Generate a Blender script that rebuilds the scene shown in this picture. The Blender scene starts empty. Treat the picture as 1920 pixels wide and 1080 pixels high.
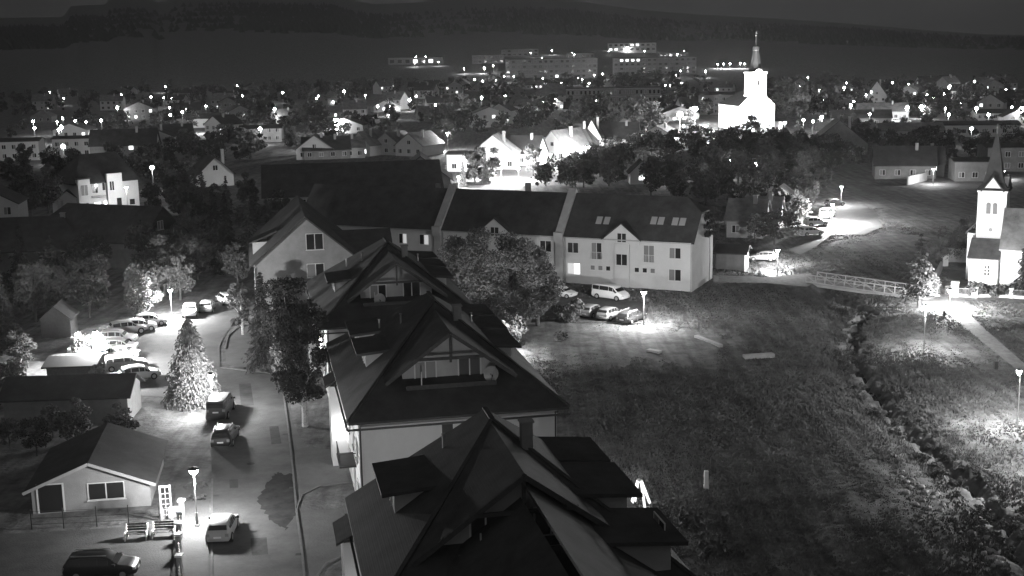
import bpy, math, random
import numpy as np
from mathutils import Vector, Matrix, noise
from mathutils.geometry import tessellate_polygon
R = math.radians
rnd = random.Random(7)
C = bpy.context.scene.collection
HAZE = .00009
sc = bpy.context.scene

# ------------------------------------------------------------------ camera
FPX, PITCH, ROLL, CAMZ = 2375.0, R(10.85), R(-1.0), 33.0
_F = Vector((0, math.cos(PITCH), -math.sin(PITCH)))
_U0 = Vector((0, math.sin(PITCH), math.cos(PITCH)))
_R0 = Vector((1, 0, 0))
_Rt = _R0 * math.cos(ROLL) + _U0 * math.sin(ROLL)
_Up = -_R0 * math.sin(ROLL) + _U0 * math.cos(ROLL)
cd = bpy.data.cameras.new('camera'); cam = bpy.data.objects.new('camera', cd); C.objects.link(cam)
m3 = Matrix((_Rt, _Up, -_F)).transposed()
cam.matrix_world = Matrix.Translation((0, 0, CAMZ)) @ m3.to_4x4()
cd.sensor_width = 36; cd.lens = 36 * FPX / 1920; cd.clip_start = .5; cd.clip_end = 20000
sc.camera = cam
# ------------------------------------------------------------------ night sky
LIGHT_EL, LIGHT_AZ = 45, 200
w = bpy.data.worlds.new('World'); sc.world = w; w.use_nodes = True
nt = w.node_tree; nt.nodes.clear()
sky = nt.nodes.new('ShaderNodeTexSky'); sky.sky_type = 'NISHITA'; sky.sun_disc = False
sky.sun_elevation = R(LIGHT_EL); sky.sun_rotation = R(LIGHT_AZ)
bw = nt.nodes.new('ShaderNodeRGBToBW'); nt.links.new(sky.outputs[0], bw.inputs[0])
gm = nt.nodes.new('ShaderNodeMath'); gm.operation = 'POWER'; gm.inputs[1].default_value = .35
nt.links.new(bw.outputs[0], gm.inputs[0])
tc = nt.nodes.new('ShaderNodeTexCoord'); mp = nt.nodes.new('ShaderNodeMapping'); mp.inputs['Scale'].default_value = (3, 3, 14)
nt.links.new(tc.outputs['Generated'], mp.inputs[0])
cl = nt.nodes.new('ShaderNodeTexNoise'); cl.inputs['Scale'].default_value = 2.2; cl.inputs['Detail'].default_value = 7
nt.links.new(mp.outputs[0], cl.inputs['Vector'])
mr = nt.nodes.new('ShaderNodeMapRange'); mr.inputs[1].default_value = .35; mr.inputs[2].default_value = .75
mr.inputs[3].default_value = .85; mr.inputs[4].default_value = 1.35
nt.links.new(cl.outputs[0], mr.inputs[0])
mu = nt.nodes.new('ShaderNodeMath'); mu.operation = 'MULTIPLY'
nt.links.new(gm.outputs[0], mu.inputs[0]); nt.links.new(mr.outputs[0], mu.inputs[1])
bg = nt.nodes.new('ShaderNodeBackground'); bg.inputs['Strength'].default_value = .020
wo = nt.nodes.new('ShaderNodeOutputWorld')
nt.links.new(mu.outputs[0], bg.inputs['Color']); nt.links.new(bg.outputs[0], wo.inputs[0])
sd = bpy.data.lights.new('ambient_fill', 'SUN'); sd.energy = .26; sd.angle = R(110)  # broad fill added from behind the camera, standing for ambient glow
so = bpy.data.objects.new('ambient_fill', sd); C.objects.link(so)
so.rotation_euler = (R(90 - LIGHT_EL), 0, R(-20))
sc.view_settings.view_transform = 'Standard'; sc.view_settings.look = 'None'
sc.view_settings.gamma = 1; sc.view_settings.exposure = 0; sc.view_settings.use_curve_mapping = False
sc.cycles.use_denoising = True
sc.cycles.max_bounces = 5; sc.cycles.diffuse_bounces = 2; sc.cycles.glossy_bounces = 2; sc.cycles.transparent_max_bounces = 4
sc.cycles.sample_clamp_indirect = 3

# ------------------------------------------------------------------ materials (the camera sees in grey)
MATS = {}
def mat(name, col, rough=.85, var=.25, scale=1.5, bump=.0, spec=.3, emit=0, detail=4, stretch=None, metal=0, bscale=None):
    if name in MATS: return MATS[name]
    m = bpy.data.materials.new(name); m.use_nodes = True; n = m.node_tree; b = n.nodes['Principled BSDF']
    b.inputs['Roughness'].default_value = rough; b.inputs['Specular IOR Level'].default_value = spec
    b.inputs['Metallic'].default_value = metal
    b.inputs['Base Color'].default_value = (col, col, col, 1)
    if emit:
        b.inputs['Emission Color'].default_value = (1, 1, 1, 1); b.inputs['Emission Strength'].default_value = emit
    if var:
        t = n.nodes.new('ShaderNodeTexCoord'); mpp = n.nodes.new('ShaderNodeMapping')
        if stretch: mpp.inputs['Scale'].default_value = stretch
        n.links.new(t.outputs['Object'], mpp.inputs[0])
        nz = n.nodes.new('ShaderNodeTexNoise'); nz.inputs['Scale'].default_value = scale; nz.inputs['Detail'].default_value = detail
        nz.inputs['Roughness'].default_value = .7
        n.links.new(mpp.outputs[0], nz.inputs['Vector'])
        r = n.nodes.new('ShaderNodeMapRange'); r.inputs[1].default_value = .3; r.inputs[2].default_value = .7
        r.inputs[3].default_value = col * (1 - var); r.inputs[4].default_value = min(.95, col * (1 + var))
        n.links.new(nz.outputs[0], r.inputs[0]); n.links.new(r.outputs[0], b.inputs['Base Color'])
        if bump:
            nb = nz
            if bscale:
                nb = n.nodes.new('ShaderNodeTexNoise'); nb.inputs['Scale'].default_value = bscale; nb.inputs['Detail'].default_value = 5
                n.links.new(mpp.outputs[0], nb.inputs['Vector'])
            bu = n.nodes.new('ShaderNodeBump'); bu.inputs['Strength'].default_value = bump; bu.inputs['Distance'].default_value = .15
            n.links.new(nb.outputs[0], bu.inputs['Height']); n.links.new(bu.outputs[0], b.inputs['Normal'])
    MATS[name] = m; return m
def tilemat(name, col):
    """roof tiles: courses and columns of relief in object space, with grime"""
    m = mat(name, col, .8, .45, .5, 0, .25, detail=8)
    n = m.node_tree; b = n.nodes['Principled BSDF']
    t = n.nodes.new('ShaderNodeTexCoord')
    wv = n.nodes.new('ShaderNodeTexWave'); wv.bands_direction = 'Z'; wv.inputs['Scale'].default_value = 2.6; wv.inputs['Distortion'].default_value = .4
    wx = n.nodes.new('ShaderNodeTexWave'); wx.bands_direction = 'X'; wx.inputs['Scale'].default_value = 3.1; wx.inputs['Distortion'].default_value = .3
    a = n.nodes.new('ShaderNodeMath'); a.operation = 'ADD'
    n.links.new(t.outputs['Object'], wv.inputs[0]); n.links.new(t.outputs['Object'], wx.inputs[0])
    n.links.new(wv.outputs['Fac'], a.inputs[0]); n.links.new(wx.outputs['Fac'], a.inputs[1])
    bu = n.nodes.new('ShaderNodeBump'); bu.inputs['Strength'].default_value = .12; bu.inputs['Distance'].default_value = .012
    n.links.new(a.outputs[0], bu.inputs['Height']); n.links.new(bu.outputs[0], b.inputs['Normal'])
    return m
M = dict(
    grass=mat('meadow_ground', .125, .95, .55, .5, .8, .1, detail=14, bscale=2.2),
    blade=mat('grass_blades', .125, .9, .5, .35, 0, .1, detail=6),
    asphalt=mat('asphalt', .085, .85, .42, .3, .25, .3, detail=12, bscale=8),
    paving=mat('paving', .105, .9, .22, .5, .2, .3, detail=10, bscale=6),
    gravel=mat('gravel', .2, .95, .35, 1.2, .5, .2, detail=12),
    patch=mat('shadowed_asphalt', .05, .95, .3, .9, 0, .0),  # asphalt with the shadow tone put into its colour
    kerb=mat('kerb_stone', .13, .9, .2, 2),
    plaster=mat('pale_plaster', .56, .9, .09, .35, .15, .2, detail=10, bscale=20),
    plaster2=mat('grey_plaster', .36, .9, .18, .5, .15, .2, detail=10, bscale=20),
    plaster3=mat('dull_plaster', .2, .9, .25, .5, .15, .2, detail=10),
    white=mat('white_paint', .78, .7, .06, 1.0),
    wood=mat('dark_timber', .05, .8, .3, 4),
    tile=tilemat('dark_roof_tiles', .042), tile2=tilemat('grey_roof_tiles', .14), tile3=tilemat('pale_roof_tiles', .24),
    glass=mat('night_glass', .02, .12, 0, spec=.6), curtain=mat('curtained_glass', .16, .4, 0, spec=.5), frame=mat('window_frame', .62, .6, .05, 3),
    metal=mat('galvanised_metal', .35, .5, .15, 3, metal=.3), dark=mat('dark_metal', .04, .5, .2, 3),
    rubber=mat('tyre_rubber', .02, .9, 0), rim=mat('wheel_rim', .4, .35, 0, metal=.6),
    lit=mat('lit_glass', .8, .5, 0, emit=2.5), dimlit=mat('dim_lit_glass', .5, .5, 0, emit=.45), lamp=mat('lamp_glass', .9, .5, 0, emit=30),
    farlamp=mat('far_lamp_glass', .9, .5, 0, emit=160), soft=mat('soft_lamp_glass', .9, .5, 0, emit=8),
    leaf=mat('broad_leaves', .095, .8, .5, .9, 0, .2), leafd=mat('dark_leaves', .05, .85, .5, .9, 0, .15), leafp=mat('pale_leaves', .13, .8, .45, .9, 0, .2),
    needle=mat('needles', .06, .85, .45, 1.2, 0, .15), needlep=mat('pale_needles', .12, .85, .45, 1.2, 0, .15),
    bark=mat('bark', .08, .95, .4, 5, .5), birch=mat('pale_bark', .45, .9, .5, 6),
    stone=mat('pale_stone', .3, .9, .35, 3, .5), water=mat('creek_water', .02, .16, 0, spec=.8), mud=mat('creek_mud', .03, .8, .3, 2),
    forest=mat('far_forest', .03, .95, .4, .01), spire=mat('spire_sheet', .06, .6, .3, .8, detail=8),
    conc=mat('concrete', .3, .9, .2, 1.5, .2))

def mown(m):
    """long faint swaths of cut and trampled grass over the meadow colour"""
    n = m.node_tree; b = n.nodes['Principled BSDF']; src = b.inputs['Base Color'].links[0].from_socket
    t = n.nodes.new('ShaderNodeTexCoord'); mp_ = n.nodes.new('ShaderNodeMapping'); mp_.inputs['Rotation'].default_value = (0, 0, R(-28)); mp_.inputs['Scale'].default_value = (.9, .07, 1)
    nz = n.nodes.new('ShaderNodeTexNoise'); nz.inputs['Scale'].default_value = 1.0; nz.inputs['Detail'].default_value = 6; nz.inputs['Distortion'].default_value = .6
    n.links.new(t.outputs['Object'], mp_.inputs[0]); n.links.new(mp_.outputs[0], nz.inputs['Vector'])
    r = n.nodes.new('ShaderNodeMapRange'); r.inputs[1].default_value = .35; r.inputs[2].default_value = .65; r.inputs[3].default_value = .72; r.inputs[4].default_value = 1.2; n.links.new(nz.outputs[0], r.inputs[0])
    mm = n.nodes.new('ShaderNodeMath'); mm.operation = 'MULTIPLY'; n.links.new(src, mm.inputs[0]); n.links.new(r.outputs[0], mm.inputs[1]); n.links.new(mm.outputs[0], b.inputs['Base Color'])
mown(M['grass']); mown(M['blade'])

# ------------------------------------------------------------------ naming helpers
def link(name, data=None, parent=None):
    o = bpy.data.objects.new(name, data); C.objects.link(o)
    if parent: o.parent = parent
    return o
def tag(o, label, cat, group=None):
    o['label'] = label; o['category'] = cat
    if group: o['group'] = group
    return o
def thing(name, label, cat, loc=(0, 0, 0), rz=0, group=None):
    o = link(name); o.location = loc; o.rotation_euler = (0, 0, rz); o.empty_display_size = .2
    return tag(o, label, cat, group)
def struct(o): o['kind'] = 'structure'; return o
def copy_tree(o, parent=None):
    c = o.copy(); C.objects.link(c)
    if parent: c.parent = parent
    for ch in list(o.children): copy_tree(ch, c)
    return c
class MB:
    def __init__(s): s.v = []; s.f = []
    def add(s, vs, fs):
        k = len(s.v); s.v += [tuple(p) for p in vs]; s.f += [tuple(i + k for i in f) for f in fs]; return s
    def box(s, x0, x1, y0, y1, z0, z1):
        return s.add([(x0,y0,z0),(x1,y0,z0),(x1,y1,z0),(x0,y1,z0),(x0,y0,z1),(x1,y0,z1),(x1,y1,z1),(x0,y1,z1)],
                     [(0,3,2,1),(4,5,6,7),(0,1,5,4),(1,2,6,5),(2,3,7,6),(3,0,4,7)])
    def bar(s, a, b, t=.05, t2=None):
        a, b = Vector(a), Vector(b); d = (b - a).normalized(); u = d.cross(Vector((0, 0, 1)))
        if u.length < .01: u = Vector((1, 0, 0))
        u.normalize(); w_ = d.cross(u); t2 = t2 or t; vs = []
        for p in (a, b):
            for i, j in ((-1,-1),(1,-1),(1,1),(-1,1)): vs.append(p + u * (i * t / 2) + w_ * (j * t2 / 2))
        return s.add(vs, [(0,3,2,1),(4,5,6,7),(0,1,5,4),(1,2,6,5),(2,3,7,6),(3,0,4,7)])
    def tube(s, pts, rs, n=8, cap=True):
        k0 = len(s.v); pts = [Vector(p) for p in pts]
        for i, p in enumerate(pts):
            d = (pts[min(i + 1, len(pts) - 1)] - pts[max(i - 1, 0)]).normalized()
            u = d.cross(Vector((0, 1, 0)) if abs(d.y) < .9 else Vector((1, 0, 0))).normalized(); w_ = d.cross(u)
            for j in range(n):
                a = 2 * math.pi * j / n; s.v.append(tuple(p + (u * math.cos(a) + w_ * math.sin(a)) * rs[i]))
        for i in range(len(pts) - 1):
            for j in range(n):
                a = k0 + i * n + j; b = k0 + i * n + (j + 1) % n; s.f.append((a, b, b + n, a + n))
        if cap: s.f.append(tuple(range(k0 + n - 1, k0 - 1, -1))); s.f.append(tuple(range(k0 + (len(pts) - 1) * n, k0 + len(pts) * n)))
        return s
    def ball(s, c, r, n=10, m=6, sq=1):
        pts, rs = [], []
        for i in range(m + 1):
            a = -math.pi / 2 + math.pi * i / m
            pts.append((c[0], c[1], c[2] + r * sq * math.sin(a))); rs.append(max(.001, r * math.cos(a)))
        return s.tube(pts, rs, n)
    def slab(s, poly, t=.2):
        n = len(poly); vs = [tuple(p) for p in poly] + [(p[0], p[1], p[2] - t) for p in poly]
        fs = [tuple(range(n)), tuple(range(2 * n - 1, n - 1, -1))] + [(i, i + n, (i + 1) % n + n, (i + 1) % n) for i in range(n)]
        return s.add(vs, fs)
    def mesh(s, name, m):
        me = bpy.data.meshes.new(name); me.from_pydata(s.v, [], s.f); me.materials.append(m); me.update(); return me
    def build(s, name, m, parent=None, loc=None, rz=None, smooth=False):
        me = s.mesh(name, m)
        if smooth: me.polygons.foreach_set('use_smooth', [True] * len(me.polygons))
        o = link(name, me, parent)
        if loc is not None: o.location = loc
        if rz is not None: o.rotation_euler = (0, 0, rz)
        return o
def npmesh(name, V, F, m, k=None):
    """V (n,3); F (m,k) quads or tris"""
    me = bpy.data.meshes.new(name); F = np.asarray(F, dtype=np.int32); V = np.asarray(V, dtype=np.float32)
    me.vertices.add(len(V)); me.vertices.foreach_set('co', V.ravel())
    k = F.shape[1]; me.loops.add(F.size); me.loops.foreach_set('vertex_index', F.ravel())
    me.polygons.add(len(F)); me.polygons.foreach_set('loop_start', np.arange(0, F.size, k, dtype=np.int32))
    me.update(calc_edges=True); me.materials.append(m); return me

# ------------------------------------------------------------------ ground height
def ray(px, py):
    d = _F + _Rt * ((px - 960) / FPX) + _Up * (-(py - 540) / FPX); return d.normalized()
def G0(px, py, z=0.0):
    d = ray(px, py); t = (z - CAMZ) / d.z; return Vector((d.x * t, d.y * t, z))
CREEK = [(1600,560),(1628,575),(1608,600),(1598,625),(1602,655),(1625,695),(1655,735),(1690,775),(1730,815),(1775,850),(1815,885),(1855,925),(1885,965),(1915,1010),(1960,1080)]
CREEKW = [G0(*p) for p in CREEK]
CREEKW = [CREEKW[0] + Vector((-6, 26, 0)), CREEKW[0] + Vector((-4, 12, 0))] + CREEKW + [CREEKW[-1] + Vector((9, -16, 0))]
ROADS = {
 'street': [(395,1400),(398,900),(392,790),(345,748),(262,742),(190,722),(130,700),(150,662),(220,622),(290,600),(340,585),(400,572),(440,560),(478,566),(478,586),(440,606),(424,625),(412,650),(413,690),(500,700),(527,705),(540,800),(556,960),(600,1400)],
 'paving_strip': [(527,705),(552,705),(570,800),(636,852),(664,930),(700,1080),(760,1400),(600,1400),(556,960),(540,800)],
 'front_yard': [(330,905),(392,905),(395,1400),(300,1400)],
 'car_park': [(985,548),(1205,566),(1210,604),(1100,603),(985,592)],
 'footpath': [(1338,516),(1440,520),(1520,512),(1530,530),(1512,538),(1440,531),(1338,530)],
 'side_road': [(1480,470),(1520,430),(1535,400),(1560,380),(1585,375),(1640,395),(1655,425),(1620,440),(1560,440),(1530,462),(1500,478)],
 'upper_road': [(1690,352),(1720,343),(1850,340),(1925,330),(1925,338),(1860,350),(1740,358)],
 'church_square': [(1728,566),(1740,552),(1800,551),(1930,556),(1930,568),(1810,562),(1800,574),(1850,620),(1930,690),(1930,712),(1890,680),(1830,632),(1780,590),(1762,578),(1738,578)],
 'yard': [(-40,1004),(120,996),(300,984),(328,984),(298,1400),(-200,1400)],
 'lit_street': [(818,352),(860,335),(900,318),(1000,300),(1100,284),(1160,268),(1175,275),(1110,296),(1040,318),(1000,338),(975,356),(900,358)],
}
def dens(pts, n=1):
    return [p for p in pts]
ROADW = {k: [G0(*p) for p in v] for k, v in ROADS.items()}
def segdist(X, Y, pts, closed=False):
    best = np.full(X.shape, 1e9); n = len(pts)
    for i in range(n if closed else n - 1):
        a, b = pts[i], pts[(i + 1) % n]; dx, dy = b[0] - a[0], b[1] - a[1]; L = dx * dx + dy * dy + 1e-9
        t = np.clip(((X - a[0]) * dx + (Y - a[1]) * dy) / L, 0, 1)
        best = np.minimum(best, np.hypot(X - a[0] - t * dx, Y - a[1] - t * dy))
    return best
def inside(X, Y, pts):
    r = np.zeros(X.shape, bool); n = len(pts)
    for i in range(n):
        x0, y0 = pts[i][0], pts[i][1]; x1, y1 = pts[(i + 1) % n][0], pts[(i + 1) % n][1]
        if y0 == y1: continue
        c = ((y0 > Y) != (y1 > Y)) & (X < (x1 - x0) * (Y - y0) / (y1 - y0) + x0); r ^= c
    return r
RIDGE = [(-400,70),(0,57),(120,55),(135,38),(200,36),(210,25),(280,22),(295,32),(320,30),(335,18),(430,14),(620,17),(670,29),(700,33),(780,31),(850,24),(960,22),(1080,27),(1200,40),(1300,46),(1450,52),(1600,60),(1720,68),(1850,75),(1920,76),(2400,80)]
RD = 4000.0
_az, _rz = [], []
for p in RIDGE:
    d = ray(*p); _az.append(math.atan2(d.x, d.y)); _rz.append(CAMZ + RD * d.z / math.hypot(d.x, d.y))
_az = [-1.6] + _az + [1.6]; _rz = [_rz[0]] + _rz + [_rz[-1]]
def creek_prof(X, Y):
    d = segdist(X, Y, CREEKW); d = np.abs(d + .38 * np.sin(X * 1.3 + Y * .7) + .3 * np.sin(Y * 2.3 - X * .8) + .18 * np.sin(X * 4.7 + Y * 3.9))
    z = -.9 * np.exp(-(d / 4.5) ** 2) - 1.0 * np.clip(1.05 - d, 0, .7) / .7
    return z
def hgt(X, Y):
    D = np.hypot(X, Y); az = np.arctan2(X, Y)
    rz = np.interp(az, _az, _rz); t = np.clip((D - 1100) / (RD - 1100), 0, 1.6)
    z = rz * t ** 1.25
    near = (D < 260) & (X > 20)
    if np.any(near):
        zz = np.zeros_like(z); zz[near] = creek_prof(X[near], Y[near]); z = z + zz
    # low rise that carries the big church
    z = z + 5.0 * np.exp(-(((X - 88) / 60) ** 2 + ((Y - 480) / 60) ** 2))
    return z
def h1(x, y): return float(hgt(np.array([float(x)]), np.array([float(y)]))[0])
def G(px, py):
    z = 0.0
    d = ray(px, py)
    if d.z > -.004:
        t = 2600 / math.hypot(d.x, d.y); x, y = d.x * t, d.y * t; return Vector((x, y, h1(x, y)))
    t = 0; last = 20.0
    for i in range(60):            # march along the ray, then refine
        t2 = last * 1.12
        x, y = d.x * t2, d.y * t2
        if CAMZ + d.z * t2 <= h1(x, y): 
            lo, hi = last, t2
            for _ in range(14):
                mid = (lo + hi) / 2
                if CAMZ + d.z * mid <= h1(d.x * mid, d.y * mid): hi = mid
                else: lo = mid
            return Vector((d.x * hi, d.y * hi, h1(d.x * hi, d.y * hi)))
        last = t2
    return Vector((d.x * last, d.y * last, h1(d.x * last, d.y * last)))
def pxm(p): return FPX / (Vector(p) - Vector((0, 0, CAMZ))).length     # photo pixels per metre there
def frame2(a, b):
    A, B = G(*a), G(*b); v = B - A; return A, math.atan2(v.y, v.x), math.hypot(v.x, v.y)
def onwall(loc, rz, px, py, off=0.0):
    """photo pixel -> (along wall, height) on the vertical plane through loc with direction rz"""
    d = ray(px, py); n = Vector((-math.sin(rz), math.cos(rz), 0)); o = Vector(loc) + n * off
    t = (o - Vector((0, 0, CAMZ))).dot(n) / d.dot(n); p = Vector((0, 0, CAMZ)) + d * t - o
    return p.x * math.cos(rz) + p.y * math.sin(rz), p.z, t

# ------------------------------------------------------------------ ground sheet
def ground():
    az = np.linspace(R(-42), R(42), 560); D = [18.0]
    while D[-1] < 320: D.append(D[-1] * 1.0042)
    while D[-1] < 6500: D.append(D[-1] * 1.02)
    D = np.array(D); A, DD = np.meshgrid(az, D); X, Y = DD * np.sin(A), DD * np.cos(A)
    Z = hgt(X, Y)
    m = np.ones_like(X); nearm = DD < 330
    xs, ys = X[nearm], Y[nearm]; dr = np.full(xs.shape, 1e9)
    for k, P in ROADW.items():
        d = segdist(xs, ys, P, True); d[inside(xs, ys, P)] = 0; dr = np.minimum(dr, d)
    mk = np.clip(dr / 2.0, 0, 1); m[nearm] = mk
    rs = np.random.RandomState(3); B = np.zeros_like(X)
    def vn(x, y, s):
        x = x / s; y = y / s; xi = np.floor(x).astype(int); yi = np.floor(y).astype(int); fx = x - xi; fy = y - yi
        fx = fx * fx * (3 - 2 * fx); fy = fy * fy * (3 - 2 * fy)
        h = lambda a, b: (np.sin(a * 127.1 + b * 311.7 + s * 17.3) * 43758.5453) % 1.0
        return (h(xi, yi) * (1 - fx) + h(xi + 1, yi) * fx) * (1 - fy) + (h(xi, yi + 1) * (1 - fx) + h(xi + 1, yi + 1) * fx) * fy - .5
    B = .35 * vn(X, Y, 17) + .08 * vn(X, Y, 4.3) + .05 * vn(X, Y, 1.3) + .07 * vn(X, Y, .45)
    # ruts that follow the creek
    cdist = np.full(X.shape, 60.0); nr = (DD < 200) & (X > 5); cdist[nr] = segdist(X[nr], Y[nr], CREEKW)
    rut = np.sin(cdist * 2.1 + vn(X, Y, 6) * 3) * .05 * np.exp(-cdist / 22)
    amp = np.where(X > -3, 1.0, .45)
    m = np.where(DD > 330, .5, m)
    Z = np.where(m < 1, Z * np.maximum(m, .0) if False else Z, Z) + (B * .9 * amp + rut) * m
    Z = np.where((DD < 330) & (m < 1), np.where(segm(X, Y), Z * m, Z), Z)
    Z -= .02
    n, k = X.shape; V = np.stack([X, Y, Z], -1).reshape(-1, 3)
    i = np.arange(n - 1)[:, None] * k + np.arange(k - 1)[None, :]
    F = np.stack([i, i + 1, i + k + 1, i + k], -1).reshape(-1, 4)
    me = npmesh('ground', V, F, M['grass'])
    me.polygons.foreach_set('use_smooth', np.ones(len(F), dtype=bool))
    struct(link('ground', me))
    return X, Y, Z
def segm(X, Y):
    return np.ones(X.shape, bool)
ground()
def sheet(name, pts, z, m, kind='structure'):
    pts = [Vector((p[0], p[1], 0)) for p in pts]; tris = tessellate_polygon([pts])
    V = [(p.x, p.y, z) for p in pts]; F = []
    for t in tris:
        a, b, c = (pts[i] for i in t)
        F.append(t if (b - a).cross(c - a).z > 0 else t[::-1])
    me = bpy.data.meshes.new(name); me.from_pydata(V, [], F); me.materials.append(m); o = link(name, me); o['kind'] = kind; return o
RM = dict(yard='asphalt', street='asphalt', paving_strip='paving', front_yard='paving', car_park='asphalt', footpath='gravel', side_road='asphalt',
          upper_road='paving', church_square='gravel', lit_street='paving')
RN = dict(yard='yard', street='street', paving_strip='pavement', front_yard='front_yard', car_park='car_park', footpath='footpath', side_road='side_road',
          upper_road='upper_road', church_square='church_path', lit_street='village_street')
for k, P in ROADW.items():
    sheet(RN[k], P, .02, M[RM[k]])
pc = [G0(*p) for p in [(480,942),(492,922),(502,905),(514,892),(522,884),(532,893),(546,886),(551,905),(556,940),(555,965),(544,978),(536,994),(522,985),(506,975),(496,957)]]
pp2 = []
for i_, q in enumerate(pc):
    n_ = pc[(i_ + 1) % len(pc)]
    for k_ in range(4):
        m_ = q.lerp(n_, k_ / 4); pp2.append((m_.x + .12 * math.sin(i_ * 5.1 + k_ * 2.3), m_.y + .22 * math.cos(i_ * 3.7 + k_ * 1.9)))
sheet('painted_shadow', pp2, .026, M['patch'])  # cast shadow on the road, painted as a dark sheet
sheet('grass_island', [G0(*p) for p in [(558,945),(566,930),(600,914),(650,906),(665,914),(672,950),(640,953),(590,957)]], .03, M['grass'])
sheet('grass_island', [G0(*p) for p in [(590,1085),(610,1060),(650,1040),(690,1035),(705,1060),(715,1090)]], .03, M['grass'])
sheet('grass_island', [G0(*p) for p in [(540,705),(585,720),(628,760),(634,845),(572,838),(548,790)]], .03, M['grass'])
sheet('traffic_island', [G0(*p) for p in [(422,655),(428,630),(446,615),(478,606),(500,612),(505,690),(440,688),(424,682)]], .03, M['paving'])
RPM = mat('repaired_asphalt', .062, .9, .35, .8, .1, .1)
for pts in ([(470,1010),(500,1008),(503,1040),(472,1042)], [(448,720),(470,719),(476,760),(452,762)], [(505,800),(522,799),(528,832),(509,834)], [(430,900),(446,899),(447,915),(431,916)]):
    sheet('asphalt_patch', [G0(*p) for p in pts], .025, RPM)
DM = mat('cast_iron', .03, .7, .2, 5)
for p in ((536,815),(549,915),(562,1040),(405,930)):
    q = G0(*p); sheet('drain_grate', [(q.x - .28, q.y - .2), (q.x + .22, q.y - .15), (q.x + .22, q.y + .25), (q.x - .28, q.y + .2)], .027, DM)
q = G0(470, 870); sheet('manhole_cover', [(q.x + .33 * math.cos(k * .5236), q.y + .33 * math.sin(k * .5236)) for k in range(12)], .027, DM)
def kerb(name, pts, hh=.12, wd=.14):
    b = MB(); P = [G0(*p) for p in pts]
    for a, c in zip(P, P[1:]): b.bar((a.x, a.y, hh / 2), (c.x, c.y, hh / 2), wd, hh)
    struct(b.build(name, M['kerb']))
kerb('kerb', [(413,690),(500,700),(527,706),(533,750),(540,800),(549,880),(556,960),(567,1040),(600,1400)])
kerb('kerb', [(395,1400),(398,900)])
kerb('kerb', [(422,655),(428,630),(446,615),(478,606)])
kerb('kerb', [(1060,604),(1100,605),(1208,607)])
kerb('garden_edging', [(556,955),(566,930),(600,913),(665,905)])
kerb('garden_edging', [(588,1090),(612,1058),(650,1040),(700,1030)])
# creek water and mud bed
def ribbon(name, W, z, wd, m):
    V, F = [], []
    for i, p in enumerate(W):
        d = (W[min(i + 1, len(W) - 1)] - W[max(i - 1, 0)]).normalized(); n = Vector((-d.y, d.x, 0)); a = wd * (1 + .25 * math.sin(i * 2.3))
        for s in (-1, 1): V.append((p.x + n.x * a * s, p.y + n.y * a * s, z))
        if i: F.append((2 * i - 2, 2 * i - 1, 2 * i + 1, 2 * i))
    me = bpy.data.meshes.new(name); me.from_pydata(V, [], F); me.materials.append(m); return struct(link(name, me))
ribbon('creek_water', CREEKW, -1.78, .42, M['water'])
# stones in and beside the creek
def rock_mesh(seed, r=.4):
    b = MB(); b.ball((0, 0, 0), r, 7, 5, .6); rs = random.Random(seed)
    b.v = [tuple(c * rs.uniform(.75, 1.2) for c in v) for v in b.v]; return b.mesh('boulder', M['stone'])
rocks = [rock_mesh(i) for i in range(4)]
RK = [(1705,818),(1716,826),(1726,822),(1737,840),(1745,850),(1690,895),(1700,905),(1712,915),(1722,908),(1735,925),(1748,935),(1760,940),(1700,925),(1718,948),(1740,955),(1765,960),(1838,940),(1846,945),(1856,942),(1850,1010),(1860,1025),(1868,1040),(1855,1050),(1845,1040),(1875,1050),(1862,1062),(1880,1068),(1835,1065),(1842,1058),(1858,1036),(1864,1046),(1872,1058),(1849,1030),(1840,1022),(1693,885),(1710,900),(1706,915),(1728,915),(1730,940),(1755,928),(1768,948),(1820,1000),(1830,1012),(1790,880),(1670,772)]
for i, (a, b_) in enumerate(RK):
    p = G(a, b_); o = link('boulder', rocks[i % 4]); s = rnd.uniform(.35, .95)
    o.location = p + Vector((0, 0, .12 * s)); o.scale = (s, s * rnd.uniform(.7, 1), s); o.rotation_euler = (0, 0, rnd.uniform(0, 6))
    lab = 'pale boulder lying in the creek at the bend below the right-hand lamp' if b_ < 870 else ('pale stone scattered on the dark bank left of the creek' if a < 1780 else 'pale rock in the shallow creek near the picture corner')
    tag(o, lab, 'boulder', 'pale stones along the creek')
# culvert slabs in the meadow
for (a, b_, c, lab) in [((1305,634),(1352,652),.5,'long pale concrete slab let into the meadow below the car park'),((1395,672),(1450,668),.8,'flat concrete slab in the trampled meadow nearer the creek'),((1215,660),(1238,664),.7,'small pale concrete lid in the grass below the parked cars')]:
    A, B = G0(*a), G0(*b_); o = MB(); L = (B - A).length; o.box(0, L, -c / 2, c / 2, -.3, .35)
    tag(o.build('concrete_slab', M['conc'], loc=A, rz=math.atan2(B.y - A.y, B.x - A.x)), lab, 'slab')

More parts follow.
